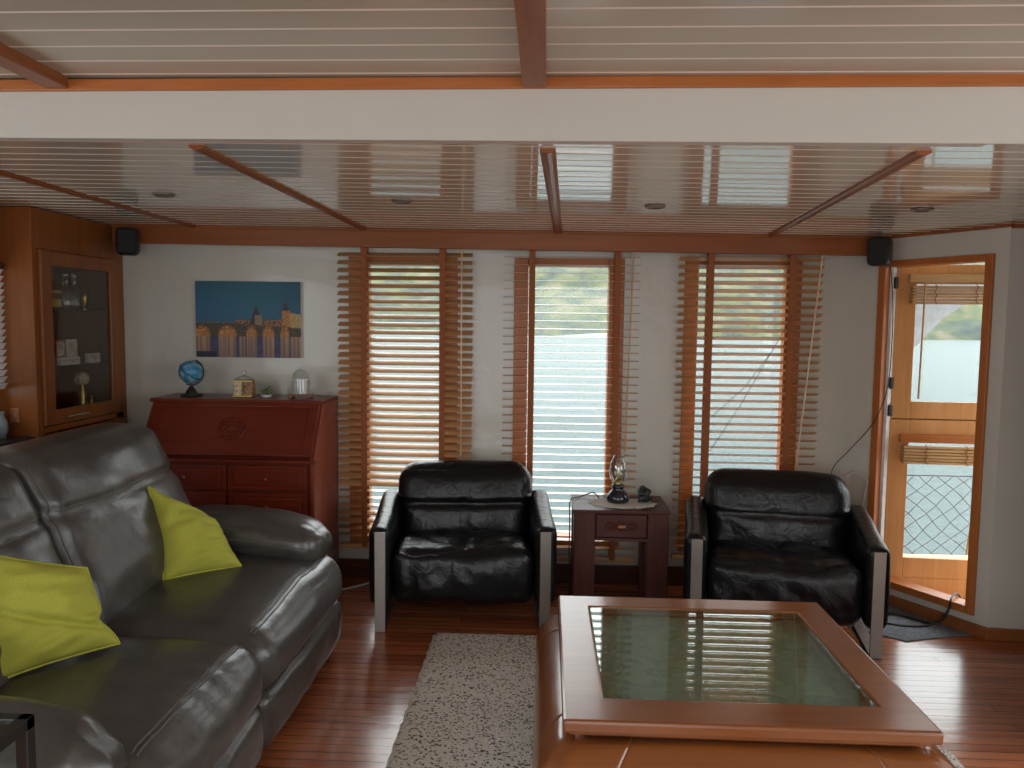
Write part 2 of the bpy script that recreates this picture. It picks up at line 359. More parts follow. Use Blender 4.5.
# sides and rear of the saloon with unseen openings added to let in daylight
m = MB()
def holed(m, axis, p0, p1, a0, a1, z1, holes):
    cur = a0
    def bx(a, b, c, d):
        if axis == 'X': m.box(p0, p1, a, b, c, d)
        else: m.box(a, b, p0, p1, c, d)
    for (h0, h1, hz0, hz1) in holes:
        bx(cur, h0, 0, z1); bx(h0, h1, 0, hz0); bx(h0, h1, hz1, z1); cur = h1
    bx(cur, a1, 0, z1)
holed(m, 'X', 3.0, 3.1, -2.6, B.y - .05, 2.2, [(-2.2, 2.2, .75, 1.95)]); struct(m.build('wall_starboard', WALL))
m = MB(); holed(m, 'X', -2.70, -2.62, -2.6, 3.6, 2.2, [(-2.2, 1.7, .95, 1.95), (2.5, 3.55, 1.12, 1.73)]); struct(m.build('wall_left', CHERRY_Z))  # first opening added out of view for light; second is the far-left window
m = MB(); holed(m, 'Y', -2.6, -2.5, -2.7, 3.1, 2.2, [(-1.3, 1.3, .15, 2.05)]); struct(m.build('wall_rear', WALL))

struct(MB().box(1.95, 3.0, 2.52, 2.60, 0, 2.2).build('light_block_partition', WALL))  # unseen partition added to keep daylight off the right alcove
# ================================================================ OUTSIDE
def water_mat():
    m, nt, b = newmat('lake_water')
    b.inputs['Base Color'].default_value = (0.055, 0.078, 0.082, 1); b.inputs['Roughness'].default_value = 0.22; b.inputs['IOR'].default_value = 1.20
    v = coords(nt, (1, 1.6, 1)); a = noise_n(nt, v, 2.2, 6, 0.6); bump(nt, a, b, 0.9, 0.35)
    return m
struct(MB().box(-700, 700, 5.3, 240, -1.62, -1.6).build('lake_water', water_mat()))
def hill_mat():
    m, nt, b = newmat('wooded_hillside')
    v = coords(nt); n = noise_n(nt, v, .11, 10, 0.75)
    nt.links.new(ramp(nt, n, [(0.38, (0.012, 0.021, 0.020)), (0.47, (0.028, 0.040, 0.026)), (0.54, (0.048, 0.058, 0.020)), (0.64, (0.085, 0.070, 0.055))]), b.inputs['Base Color'])
    b.inputs['Roughness'].default_value = 1
    return m
m = MB(); NX, NY = 150, 46; vs = []; fs = []
for j in range(NY):
    for i in range(NX):
        x = -560 + 1120 * i / (NX - 1); y = 208 + 5 * noise.noise(Vector((x * .02, 0, 0))) + 300 * (j / (NY - 1)) ** 1.2
        h = (y - 208) * .36 * (1 + .35 * noise.noise(Vector((x * .006, y * .006, 3)))) * (1 - .5 * max(0, min(1, (x - 60) / 260)))
        h += 5 * (noise.noise(Vector((x * .09, y * .09, 0))) + .5) * min(1, j / 4) + 2.5 * noise.noise(Vector((x * .25, y * .25, 5))) * min(1, j / 3)
        vs.append((x, y, h - 1.7 + .8 * min(1, j)))
for j in range(NY - 1):
    for i in range(NX - 1): fs.append((j * NX + i, j * NX + i + 1, (j + 1) * NX + i + 1, (j + 1) * NX + i))
o = m.add(vs, fs).build('far_hillside', hill_mat(), smooth=True)
tag(o, 'green wooded hillside rising beyond the lake water', 'hillside', kind='stuff')
DECKW = wood('deck_planks', (0.36, 0.17, 0.08), (0.54, 0.29, 0.15), 'X', 0.6, scale=8)
struct(MB().prism([(1.80, 4.50), (2.10, 4.02), (2.25, 3.80), (3.4, 3.76), (3.4, 4.95), (1.80, 4.95)], -.06, 0.012, 'Z').build('deck_outside', DECKW))
struct(MB().box(1.8, 3.4, 4.90, 4.96, -.06, .05).build('deck_toe_rail', DOORW))
# awning arch outside the doorway
arch = [(2.30, 1.80), (2.95, 1.80), (2.95, 1.735), (2.86, 1.713), (2.72, 1.653), (2.597, 1.566), (2.50, 1.46), (2.408, 1.354), (2.35, 1.26), (2.30, 1.10)]
ARCH = plain('awning_grey', (0.42, 0.45, 0.50), 0.7)
t = thing('deck_awning', 'pale grey arched awning bracket outside above the side deck', 'awning', (2.6, 5.2, 0.0))
MB().prism(arch, 5.18, 5.23, 'Y').build('arched_bracket', ARCH, t, world=True)
MB().box(1.9, 3.3, 4.75, 5.6, 1.80, 1.83).build('awning_roof', WHITEP, t, world=True)
MB().box(2.28, 2.31, 5.17, 5.24, 0.0, 1.80).build('awning_post', WHITEP, t, world=True)
# safety net on the rail
t = thing('safety_net', 'black diamond mesh net strung along the deck edge', 'net', (2.6, 5.0, 0))
m = MB()
m.tube([(1.9, 5.0, .555), (3.3, 5.0, .555)], .004, 5)
for q in range(-8, 16):
    p1 = []; p2 = []
    for j in range(13):
        z = .555 - .60 * j / 12; sag = .012 * math.sin(j * 1.3 + q)
        p1.append((1.95 + q * .115 + j * .055 + sag, 5.0 + .01 * math.sin(j), z)); p2.append((1.95 + q * .115 - j * .055 + .55 + sag, 5.0, z))
    for p in (p1, p2):
        p = [a for a in p if 1.9 <= a[0] <= 3.3]
        if len(p) > 1: m.tube(p, .0026, 4)
m.build('mesh', BLACK, t, world=True, fix=False)
for x in (1.9, 3.3): MB().tube([(x, 5.0, 0.01), (x, 5.0, .60)], .014, 8).build('stanchion', CHROME, t, world=True)

# ================================================================ DOOR LEAF (stands open, outward)
HX, HY = 1.880, 4.262; LD = Matrix.Translation((HX, HY, 0)) @ Matrix.Rotation(R(-4), 4, 'Z')
t = thing('stable_door', 'orange pine split door with two glass panes swung open outside', 'door', (HX, HY, 0), R(-4))
def leaf(z0, z1, g0, g1, nm):
    m = MB().box(0, .105, 0, .04, z0, z1).box(.505, .60, 0, .04, z0, z1).box(.105, .505, 0, .04, g1, z1).box(.105, .505, 0, .04, z0, g0)
    l = m.build(nm, DOORW, t, bevel=.003)
    MB().box(.105, .505, .017, .023, g0, g1).build('glass', GLASS, l)
    return l
leaf(1.008, 1.838, 1.10, 1.735, 'upper_leaf'); leaf(.125, 1.002, .236, .90, 'lower_leaf')
MB().box(.01, .59, .041, .050, .985, 1.025).build('overlap_strip', DOORW, t)
MB().box(-.01, .61, .0, .06, .018, .1245).build('threshold_board', DOORW, t, bevel=.004)
m = MB()
for z in (1.74, 1.20, 1.05): MB().tube([(-.004, -.008, z - .032), (-.004, -.008, z + .032)], .008, 8).box(-.026, .006, -.012, -.004, z - .028, z + .028).build('hinge', BLACKM, t)
h = MB().tube([(.55, -.001, 1.135), (.55, -.04, 1.135), (.445, -.045, 1.138)], .008, 8).box(.535, .565, -.008, 0, 1.10, 1.17).build('lever_handle', STEEL, t, smooth=False)
def bamboo(name, label, x0, x1, zt, zb, y, sl, wand=None):
    b = thing(name, label, 'blind', (HX, HY, 0), R(-4), group='rolled bamboo blinds on the split door')
    MB().box(x0, x1, y - .035, y - .003, zt - .045, zt).build('head_board', sl, b, bevel=.003)
    n = 6; H = (zt - .06 - zb) / n
    for i in range(n):
        z = zt - .06 - (i + 1) * H
        MB().box(x0 + .012, x1 - .01, y - .048 - .004 * (i % 2), y - .004, z + .0015, z + H - .0015).build('folded_slat', BAMBOO, b, bevel=.003)
    for cx in (x0 + .12, x1 - .14):
        m = MB()
        for q in range(5): m.tube([(cx + .012 * (q % 2), y - .054, zt - .05 - q * .02), (cx + .014 - .012 * (q % 2), y - .054, zt - .05 - (q + 1) * .022)], .002, 5)
        m.build('lift_cord', TAPE, b)
    if wand: MB().tube([(wand[0], y - .052, zt - .05), (wand[0] + wand[2], y - .05, wand[1])], .005, 6).build('wand', BAMBOO, b)
bamboo('bamboo_blind', 'bamboo blind folded up above the upper pane of split door', .055, .52, 1.785, 1.625, 0, BAMBOO, (.128, 1.12, -.006))
bamboo('bamboo_blind', 'bamboo blind with red head board above lower door pane', .05, .515, .925, .765, 0, FRAME_X, (.46, .28, -.05))

# ================================================================ VENETIAN BLINDS
def venetian(name, label, x0, x1, ztop, zbot, n, tilt, tapes, wand, yb=4.345, flat=()):
    t = thing(name, label, 'blind', ((x0 + x1) / 2, yb, zbot), group='wooden slatted blinds over the windows')
    W = (x1 - x0); pitch = (ztop - zbot - .02) / n
    MB().box(-W / 2 + .02, W / 2 - .02, -.022, .022, 1.925 - zbot, 1.965 - zbot).build('head_rail', SLAT, t, bevel=.003)
    base = None; y_ = .0245
    me = None
    for i in range(n):
        a = R(tilt if i < n - len(flat) else flat[i - (n - len(flat))])
        z = ztop - zbot - i * pitch
        if me is None:
            mbb = MB(); N = 6; vs = []; fs = []
            for xx in (-W / 2, W / 2):
                for sgn in (1, -1):
                    for j in range(N + 1):
                        u = -1 + 2 * j / N; vs.append((xx, u * y_, sgn * .0009 + .0018 * (1 - u * u)))
            q = N + 1
            for j in range(N):
                fs.append((j, j + 1, 2 * q + j + 1, 2 * q + j)); fs.append((q + j, q + j + 1, 3 * q + j + 1, 3 * q + j))
            fs += [tuple(list(range(q)) + list(range(2 * q - 1, q - 1, -1))), tuple(list(range(2 * q, 3 * q)) + list(range(4 * q - 1, 3 * q - 1, -1)))]
            fs += [(0, q, 3 * q, 2 * q), (q - 1, 2 * q - 1, 4 * q - 1, 3 * q - 1)]
            o = mbb.add(vs, fs).build('slat', SLAT, t); me = o.data
        else:
            o = bpy.data.objects.new('slat', me); COL.objects.link(o); o.parent = t
        o.location = (random.uniform(-.002, .002), 0, z); o.rotation_euler = (a + R(random.uniform(-1, 1)), random.uniform(-.0015, .0015), 0)
    MB().box(-W / 2, W / 2, -.026, .026, -.012, .012).build('bottom_rail', SLAT, t, bevel=.004)
    for tx in tapes:
        for yy in (-.029, .029): MB().box(tx - (x0 + x1) / 2 - .0165, tx - (x0 + x1) / 2 + .0165, yy - .0008, yy + .0008, .0, 1.93 - zbot).build('ladder_tape', TAPE, t)
    c = (x0 + x1) / 2
    MB().tube([(wand[0] - c, -.04, 1.93 - zbot), (wand[1] - c, -.045, wand[2] - zbot)], .0045, 6).tube([(wand[1] - c, -.045, wand[2] - zbot + .05), (wand[1] - c, -.045, wand[2] - zbot - .03)], .0065, 6).build('wand', SLAT, t)
    return t
b1 = venetian('venetian_blind', 'wooden venetian blind on the leftmost window beside the desk', -1.182, -.418, 1.878, .205, 38, 31, (-1.03, -.585), (-.475, -.475, .78), flat=(4, 4, 12, 22, 22, 8, 4))
b2 = venetian('venetian_blind', 'wooden venetian blind with flat open slats on middle window', -.243, .517, 1.872, .16, 38, 2, (-.083, .392), (.475, .45, .82))
b3 = venetian('venetian_blind', 'wooden venetian blind on the rightmost window behind an armchair', .73, 1.517, 1.868, .185, 38, -23, (.903, 1.345), (1.50, 1.40, .74), flat=(-12, -6, -2, 0, 0, 0))
t = thing('pull_cord', 'thin loose cord crossing the rightmost window blind', 'cord', (1.2, 4.30, 1.0))
MB().tube([(1.345, 4.30, 1.56), (1.24, 4.297, 1.36), (1.10, 4.30, 1.16), (.93, 4.30, 1.00)], .0018, 5).tube([(1.24, 4.297, 1.36), (1.08, 4.30, 1.06), (.92, 4.30, .80)], .0018, 5).build('cord', BLACKM, t, world=True)

# ================================================================ LEFT CABINET
cab = thing('display_cabinet', 'tall cherry wood built in cabinet with glazed door', 'cabinet', (-2.65, 4.0, 0))
FX = -2.455; BX = -2.86
m = MB().box(BX, FX, 3.60, 3.64, 0, 2.028).box(BX, FX, 4.36, 4.395, 0, 2.028).box(BX, BX + .02, 3.64, 4.36, 0, 2.028)
m.box(BX, FX, 3.64, 4.36, 1.835, 2.028).box(BX, FX, 3.64, 4.36, 0, .80).box(BX, FX, 3.64, 4.36, .935, .965)
m.box(FX - .03, FX, 4.285, 4.36, .8, 1.84)
m.build('carcass', CHERRY_Z, cab, world=True, bevel=.003)
d = MB().box(FX, FX + .02, 3.635, 3.715, .972, 1.832).box(FX, FX + .02, 4.225, 4.285, .972, 1.832).box(FX, FX + .02, 3.715, 4.225, 1.76, 1.832).box(FX, FX + .02, 3.715, 4.225, .972, 1.045)
d = d.build('door', CHERRY_Z, cab, world=True, bevel=.004)
g = MB().box(FX + .006, FX + .010, 3.715, 4.225, 1.045, 1.76); g.build('glass', CABGLASS, d).location = (0, 0, 0)
for o in [c for c in d.children]:
    o.matrix_parent_inverse = Matrix.Translation(-Vector(cab.location))
def bar_handle(parent, x, y0, y1, z):
    h = MB().tube([(x, y0, z), (x + .025, y0, z), (x + .025, y1, z), (x, y1, z)], .005, 8).build('handle', CHROME, parent)
    h.matrix_parent_inverse = Matrix.Translation(-Vector(cab.location)); return h
bar_handle(d, FX + .02, 3.76, 3.94, 1.005)
dr = MB().box(FX, FX + .02, 3.635, 4.36, .80, .93).build('drawer', CHERRY_Z, cab, world=True, bevel=.004)
bar_handle(dr, FX + .02, 3.78, 3.96, .90)
for z in (1.545, 1.26): MB().box(BX + .02, FX - .02, 3.64, 4.36, z - .006, z).build('glass_shelf', CLEAR, cab, world=True)
# contents
CREAM = plain('cream_patterned', (.60, .48, .30), .5, nscale=70, vary=.5)
def single(name, label, cat, loc, parts, group=None):
    t = thing(name, label, cat, loc, group=group)
    for (n, mb_, mat_, sm) in parts: mb_.build(n, mat_, t, smooth=sm)
    return t
AMBER = plain('amber_liquor', (0.20, 0.08, 0.02), 0.15); YLAB = plain('yellow_label', (0.62, 0.42, 0.08), 0.6)
single('liquor_bottle', 'dark round bottle with yellow label on top cabinet shelf', 'bottle', (-2.57, 3.915, 1.545), [
    ('body', MB().lathe([(0, 0), (.04, 0), (.043, .01), (.043, .10), (.03, .13), (.014, .15), (.013, .20), (0, .20)]), AMBER, True),
    ('label', MB().lathe([(.0435, .015), (.0442, .02), (.0442, .05), (.0435, .055)]), YLAB, True),
    ('upper_label', MB().lathe([(.0435, .085), (.0442, .088), (.0442, .098), (.0435, .10)]), YLAB, True),
    ('cap', MB().lathe([(0, .225), (.015, .225), (.015, .195), (0, .195)]), BLACK, True)])
for yy, lb in ((4.04, 'left of the two clear decanters on top cabinet shelf'), (4.11, 'right of the two clear decanters on top cabinet shelf')):
    single('glass_decanter', lb, 'decanter', (-2.57, yy, 1.545), [
        ('body', MB().lathe([(0, 0), (.03, 0), (.034, .03), (.03, .10), (.014, .13), (.016, .16)]), CLEAR, True),
        ('stopper', MB().lathe([(0, .15), (.012, .16), (.020, .19), (.010, .21), (0, .215)]), CLEAR, True)], group='clear decanters on the cabinet shelf')
single('gilt_glass', 'tall gilt patterned glass on top cabinet shelf', 'glass', (-2.57, 4.195, 1.545), [
    ('bowl', MB().lathe([(.012, .02), (.02, .03), (.022, .14), (.020, .14), (.018, .035), (0, .03)]), BRASS, True), ('foot', MB().lathe([(0, 0), (.02, 0), (.004, .012), (.006, .025)]), BRASS, True)])
CARD = plain('printed_card', (0.62, 0.50, 0.40), 0.7, nscale=45, vary=0.6, bstr=0); CARD2 = plain('pale_card', (0.70, 0.62, 0.54), 0.7, nscale=30, vary=0.4, bstr=0)
RED = plain('red_card', (0.38, 0.06, 0.03), 0.7, nscale=20, vary=0.5, bstr=0)
def card(label, y, w_, h, mat_, x=-2.52, z=1.26, th=.02):
    single('keepsake_card', label, 'card', (x, y, z), [('panel', MB().box(0, th, -w_ / 2, w_ / 2, 0, h), mat_, False), ('picture', MB().box(th, th + .002, -w_ / 2 + .01, w_ / 2 - .01, h * .35, h - .01), CARD, False)])
card('red and cream boxed card on middle cabinet shelf', 3.865, .08, .13, RED); card('cream picture card standing on middle cabinet shelf', 3.96, .09, .13, CARD2)
card('low white lettered strip before the picture cards', 3.90, .16, .04, WHITEP, x=-2.49)
card('small pale box at right of middle cabinet shelf', 4.16, .11, .05, CARD2)
single('brass_globe_stand', 'brass and cream globe ornament on pedestal inside cabinet', 'ornament', (-2.55, 4.12, .966), [
    ('base', MB().lathe([(0, 0), (.05, 0), (.05, .012), (.02, .03), (.03, .06), (.016, .09), (.022, .12), (.008, .15), (.008, .17)]), BRASS, True),
    ('ball', MB().lathe([(.038 * math.sin(math.pi * i / 10), .205 - .038 * math.cos(math.pi * i / 10)) for i in range(11)]), CREAM, True)])
single('brass_figurine', 'small brass figurine right of the globe ornament', 'figurine', (-2.55, 4.20, .966), [
    ('body', MB().lathe([(0, 0), (.022, 0), (.018, .02), (.012, .05), (.018, .07), (.01, .09), (0, .092)]), BRASS, True), ('head', MB().lathe([(.011 * math.sin(math.pi * i / 8), .10 - .011 * math.cos(math.pi * i / 8)) for i in range(9)]), BRASS, True)])
for yy, rr, lb in ((3.83, .030, 'small brass dish nearest the cabinet door hinge side'), (3.93, .045, 'brass incense burner on cabinet floor between dishes'), (4.03, .030, 'low brass dish beside the globe ornament')):
    single('brass_dish', lb, 'dish', (-2.54, yy, .966), [('bowl', MB().lathe([(0, 0), (rr * .6, 0), (rr * .5, .01), (rr, .03), (rr * .9, .032), (0, .012)]), BRASS, True),
                                               ('lid', MB().lathe([(rr * .8, .03), (rr * .5, .045), (.006, .05), (.008, .06), (0, .065)]), BRASS, True)])
o = MB().box(-.022, .022, -.006, 0, -.035, .035).box(-.008, .008, -.011, -.006, -.012, .012).build('light_switch', plain('wood_tone_plate', (.36, .15, .07), .4), bevel=.003)
o.location = (-2.568, 3.60, 1.03); tag(o, 'small plate switch on the cabinet side panel', 'switch')
# window blind at far left, counter
t = thing('side_window_blind', 'white slatted blind at the far left edge of the picture', 'blind', (-2.60, 3.0, 1.15))
for i in range(18): 
    MB().prism([(-2.612, 1.16 + i * .032), (-2.609, 1.158 + i * .032), (-2.588, 1.186 + i * .032), (-2.591, 1.188 + i * .032)], 2.5, 3.59, 'Y').build('slat', WHITEP, t, world=True)
MB().box(-2.615, -2.585, 2.5, 3.585, 1.73, 1.76).build('head_rail', OLD_X, t, world=True)
t = thing('window_4', None, None, (-2.66, 3.0, 1.15), kind='structure')
MB().box(-2.665, -2.66, 2.5, 3.55, 1.12, 1.73).build('pane', GLASS, t, world=True)
t = thing('side_counter', 'low wooden counter with black top behind the sofa', 'counter', (-2.54, 2.9, 0))
MB().box(-2.618, -2.49, 2.2, 3.595, 0, .90).build('carcass', CHERRY_Z, t, world=True); MB().box(-2.618, -2.47, 2.2, 3.597, .90, .93).build('counter_top', BLACKM, t, world=True, bevel=.006)
GB = plain('grey_blue_glaze', (.25, .30, .33), .3)
single('glazed_pot', 'grey blue pot standing on the black counter end', 'pot', (-2.575, 3.50, .93), [('body', MB().lathe([(0, 0), (.025, 0), (.036, .04), (.034, .08), (.02, .11), (.024, .125), (.02, .125), (.016, .105), (0, .1)]), GB, True)])

# ================================================================ SPEAKERS, LIGHTS, PICTURE
def speaker(label, loc, rz, s=1):
    t = thing('wall_speaker', label, 'speaker', loc, rz, group='small black wall speakers')
    rbm = MB(); rbox(rbm, (0, -.05, 0), (.115 * s, .10, .15 * s), .03, (2, 2, 2)); rbm.build('housing', BLACK, t, smooth=True)
    rbm = MB(); rbox(rbm, (0, -.10, 0), (.095 * s, .02, .13 * s), .009, (2, 1, 2)); rbm.build('grille', plain('speaker_grille', (.014, .014, .015), .8, nscale=500), t, smooth=True)
    MB().tube([(0, -.02, .0), (0, .02, .03), (0, .05, .03)], .012, 8).build('bracket', BLACK, t)
speaker('black wall speaker in corner above cabinet and picture', (-2.325, 4.235, 1.925), R(20))
speaker('black wall speaker in corner above the doorway', (1.765, 4.19, 1.895), R(-35))
LENS = plain('spot_lens', (.75, .72, .62), .2)
for (x, y, lb) in ((-1.60, 3.19, 'leftmost recessed ceiling spot between cabinet and sofa'), (-.615, 3.27, 'recessed ceiling spot above the left armchair'),
               (.451, 3.32, 'recessed ceiling spot above the coffee table'), (1.54, 3.29, 'rightmost recessed ceiling spot before the doorway')):
    t = thing('ceiling_spot', lb, 'ceiling light', (x, y, 2.004 - SH * x), group='recessed ceiling spots')
    MB().lathe([(.030, 0.001), (.044, 0), (.044, -.005), (.032, -.009), (.030, 0)], n=24).build('trim_ring', STEEL, t, smooth=True)
    MB().lathe([(0, -.003), (.030, -.004), (.030, 0)], n=24).build('lens', LENS, t)
# picture
def hsh(a): return (math.sin(a * 127.1) * 43758.5453) % 1
def pic_col(u, v):
    n1 = noise.noise(Vector((u * 18, v * 18, 0))); n2 = noise.noise(Vector((u * 60, v * 60, 4)))
    wl = .28
    sky = Vector((.035 + .02 * (1 - v), .13 + .06 * (1 - abs(u - .55)), .26 + .07 * (1 - v))) * (.9 - .5 * abs(v - .62))
    sky = sky * (1 - .35 * max(0, u - .55))
    gold = Vector((.66, .30, .10)); dark = Vector((.035, .03, .035))
    arches = [(.06, .075), (.30, .085), (.53, .05), (.69, .055), (.845, .04)]
    if v > wl:
        top = .455 - .06 * max(0, u - .3) - .03 * abs(u - .3)
        for c, r_ in arches:
            e = ((u - c) / r_) ** 2 + ((v - wl) / .135) ** 2
            if e < 1: return gold * (.55 + .6 * abs(n1) + .5 * max(0, n2)) if v < wl + .09 or n2 > -.1 else dark * 2
            if e < 1.22: return Vector((.22, .11, .045))
        if v < top: return Vector((.09, .075, .05)) * (1 + n2)
        if .585 - .02 < u < .585 + .045 and v < .56: return Vector((.30, .22, .13)) * (1 + .4 * n2)
        if abs(u - .575) < .028 * (.70 - v) / .12 and v < .67: return dark * 1.6
        if .82 < u < .90 and v < .62: return gold * (.75 + .5 * n2)
        if abs(u - .855) < .035 * (.76 - v) / .13 and v < .735 and v > .60: return dark * 1.8
        if u > .88 and v < .60 - .25 * (u - .88): return Vector((.50, .36, .16)) * (1 + .5 * n2)
        if u > .38 and v < .495 + .02 * n1: return Vector((.30, .15, .08)) * (1 + n2) if n2 > -.2 else dark
        if v < .475 + .02 * n1 and n2 > .1: return Vector((.22, .15, .10))
        return sky
    base = Vector((.07, .07, .15)) * (1 + .3 * n1)
    k = 0
    for c, r_ in arches + [(.95, .06), (.44, .03)]:
        if abs(u - c) < r_: k = 1
    if k:
        s_ = .5 + .5 * math.sin(u * 190 + 3 * math.sin(u * 47)); fade = .55 + .45 * (v / wl)
        base = base.lerp(Vector((.60, .36, .17)) * (.6 + .5 * hsh(round(u * 60))), (.35 + .6 * s_) * fade)
    if v < .08 and u < .2: base = Vector((.03, .03, .05))
    return base
def colour_grid(name, P, nu, nv, cf, mat_, parent, smooth=False):
    vs = [P(i / nu, j / nv) for j in range(nv + 1) for i in range(nu + 1)]
    fs = [(j * (nu + 1) + i, j * (nu + 1) + i + 1, (j + 1) * (nu + 1) + i + 1, (j + 1) * (nu + 1) + i) for j in range(nv) for i in range(nu)]
    o = MB().add(vs, fs).build(name, mat_, parent, smooth=smooth, fix=False)
    at = o.data.color_attributes.new('col', 'FLOAT_COLOR', 'POINT')
    for j in range(nv + 1):
        for i in range(nu + 1):
            c = cf(i / nu, j / nv); at.data[j * (nu + 1) + i].color = (max(0, c[0]), max(0, c[1]), max(0, c[2]), 1)
    return o
t = thing('canvas_print', 'blue dusk photo print of a lit stone bridge on wall', 'picture', (-1.715, 4.398, 1.505))
MB().box(-.308, .308, -.022, 0, -.218, .218).build('canvas', WHITEP, t, bevel=.002)
colour_grid('printed_image', lambda u, v: (-.308 + .616 * u, -.0235, -.218 + .436 * v), 150, 110, pic_col, PRINT, t)

# ================================================================ DESK (slant top)
dk = thing('writing_desk', 'red mahogany slant front writing desk against back wall', 'desk', (-1.66, 4.15, 0))
x0, x1 = -2.135, -1.195
prof = [(3.925, .06), (4.365, .06), (4.365, 1.052), (4.10, 1.052), (3.925, .775)]
MB().prism(prof, x0 + .02, x1 - .02).build('carcass', MAHOG_X, dk, world=True, bevel=.003)
for xa, xb in ((x0, x0 + .022), (x1 - .022, x1)):
    MB().prism([(3.905, .0), (4.37, .0), (4.37, 1.055), (4.085, 1.055), (3.905, .785)], xa, xb).build('side_panel', MAHOG_Z, dk, world=True, bevel=.004)
MB().box(x0 - .012, x1 + .002, 4.065, 4.375, 1.055, 1.075).build('top', MAHOG_X, dk, world=True, bevel=.006)
# slanted lid in its own frame
sl = Vector((0, 4.085 - 3.905, 1.055 - .785)); Ls = sl.length; sl.normalize(); sn = Vector((0, -sl.z, sl.y))
def lidm():
    m = MB(); m.m = Matrix(((1, 0, 0, -1.66), (0, sl.y, sn.y, 3.905), (0, sl.z, sn.z, .785), (0, 0, 0, 1))); return m
hw = .452
lid = lidm().box(-hw, hw, .005, Ls - .004, 0.0, .016).build('fall_front', MAHOG_X, dk, world=True, bevel=.003)
def sub(mbx, name, mat_, parent, root, **kw):
    o = mbx.build(name, mat_, parent, **kw); o.matrix_parent_inverse = Matrix.Translation(-Vector(root.location)); return o
sub(lidm().box(-hw, hw, .005, .035, .016, .024).box(-hw, hw, Ls - .035, Ls - .004, .016, .024).box(-hw, -hw + .05, .03, Ls - .03, .016, .024).box(hw - .05, hw, .03, Ls - .03, .016, .024), 'moulding', MAHOG_X, lid, dk, bevel=.003)
em = lidm()
for rr in (.022, .046, .066):
    em.tube([(rr * 1.15 * math.cos(a) * (1 + .05 * math.cos(8 * a)), Ls * .5 + rr * math.sin(a) * (1 + .05 * math.cos(8 * a)), .018) for a in [2 * math.pi * q / 32 for q in range(32)]], .0035, 6, True)
for q in range(8):
    a = math.pi / 4 * q; em.tube([(.02 * math.cos(a), Ls * .5 + .02 * math.sin(a), .018), (.055 * math.cos(a + .3), Ls * .5 + .05 * math.sin(a + .3), .020), (.078 * math.cos(a), Ls * .5 + .068 * math.sin(a), .018)], .0035, 6)
sub(em, 'carved_emblem', MAHOG_X, lid, dk)
for (za, zb) in ((.615, .745), (.46, .60)):
    for (a, b) in ((x0 + .04, -1.665), (-1.655, x1 - .04)):
        d = MB().box(a, b, 3.905, 3.93, za, zb).build('drawer', MAHOG_X, dk, world=True, bevel=.004)
        sub(MB().box(a + .03, b - .03, 3.898, 3.908, za + .025, zb - .025), 'raised_panel', MAHOG_X, d, dk, bevel=.005)
        kb = MB(); kb.m = Matrix.Translation(((a + b) / 2, 3.895, (za + zb) / 2)) @ Matrix.Rotation(R(90), 4, 'X')
        kb.lathe([(0, .022), (.010, .020), (.014, .012), (.006, .004), (.008, 0)], n=14); sub(kb, 'knob', MAHOG_Z, d, dk, smooth=True)
for (a, b) in ((x0 + .04, -1.665), (-1.655, x1 - .04)):
    d = MB().box(a, b, 3.905, 3.93, .12, .445).build('cupboard_door', MAHOG_X, dk, world=True, bevel=.004)
MB().box(x0 - .01, x1 + .002, 3.89, 4.37, .0, .09).build('plinth', MAHOG_X, dk, world=True, bevel=.008)
MB().box(x0 - .008, x1 + .008, 3.895, 4.0, .757, .778).build('lid_rail', MAHOG_X, dk, world=True, bevel=.005)

# globe etc on the desk
DT = 1.0755
g = thing('desk_globe', 'small blue globe on black stand atop the desk', 'globe', (-1.975, 4.20, DT))
MB().box(-.048, .048, -.035, .035, 0, .012).lathe([(.038, .012), (.030, .03), (.012, .055), (.010, .068), (0, .068)], n=4).build('stand', BLACK, g, bevel=.003)
def gpt(u, v):
    a = 2 * math.pi * u; b = math.pi * v; r_ = .066
    p = Vector((r_ * math.sin(b) * math.cos(a), r_ * math.sin(b) * math.sin(a), r_ * math.cos(b))); p = Matrix.Rotation(R(23), 3, 'Y') @ p
    return (p.x, p.y, p.z + .135)
def gcol(u, v):
    a = 2 * math.pi * u; b = math.pi * v; n = noise.noise(Vector((math.sin(b) * math.cos(a), math.sin(b) * math.sin(a), math.cos(b))) * 2.3 + Vector((3, 1, 0)))
    return (.30, .42, .45) if n > .22 else (.05, .26, .46)
colour_grid('ball', gpt, 48, 24, gcol, attr_mat('globe_print', .3), g, True)
pts = []
for q in range(25):
    a = math.pi * q / 24; p = Matrix.Rotation(R(23), 3, 'Y') @ Vector((.073 * math.sin(a), -.0, .073 * math.cos(a))); pts.append((p.x, p.y, p.z + .135))
MB().tube(pts, .0035, 6).build('meridian_arm', BLACK, g)
rg = []
for q in range(36):
    a = 2 * math.pi * q / 36; p = Matrix.Rotation(R(38), 3, 'Y') @ Vector((.068 * math.cos(a), .068 * math.sin(a), 0)); rg.append((-p.x, p.y, -p.z + .135))
MB().tube(rg, .0014, 5, True).build('ecliptic_band', BLACK, g)
STRIPE = plain('brown_patterned', (.32, .17, .08), .5, nscale=60, vary=.8, bstr=.2)
t = thing('patterned_canister', 'brown and cream patterned canister with clear lid on desk', 'canister', (-1.675, 4.20, DT))
m = MB(); rbox(m, (-.028, 0, .05), (.052, .06, .095), .012, (2, 2, 3)); m.build('cream_half', CREAM, t, smooth=True)
m = MB(); rbox(m, (.028, 0, .05), (.056, .062, .098), .012, (2, 2, 3)); m.build('brown_half', STRIPE, t, smooth=True)
MB().lathe([(.056, .098), (.058, .104), (.03, .114), (.012, .118), (.006, .128), (.016, .140), (0, .148)]).build('glass_lid', CLEAR, t, smooth=True)
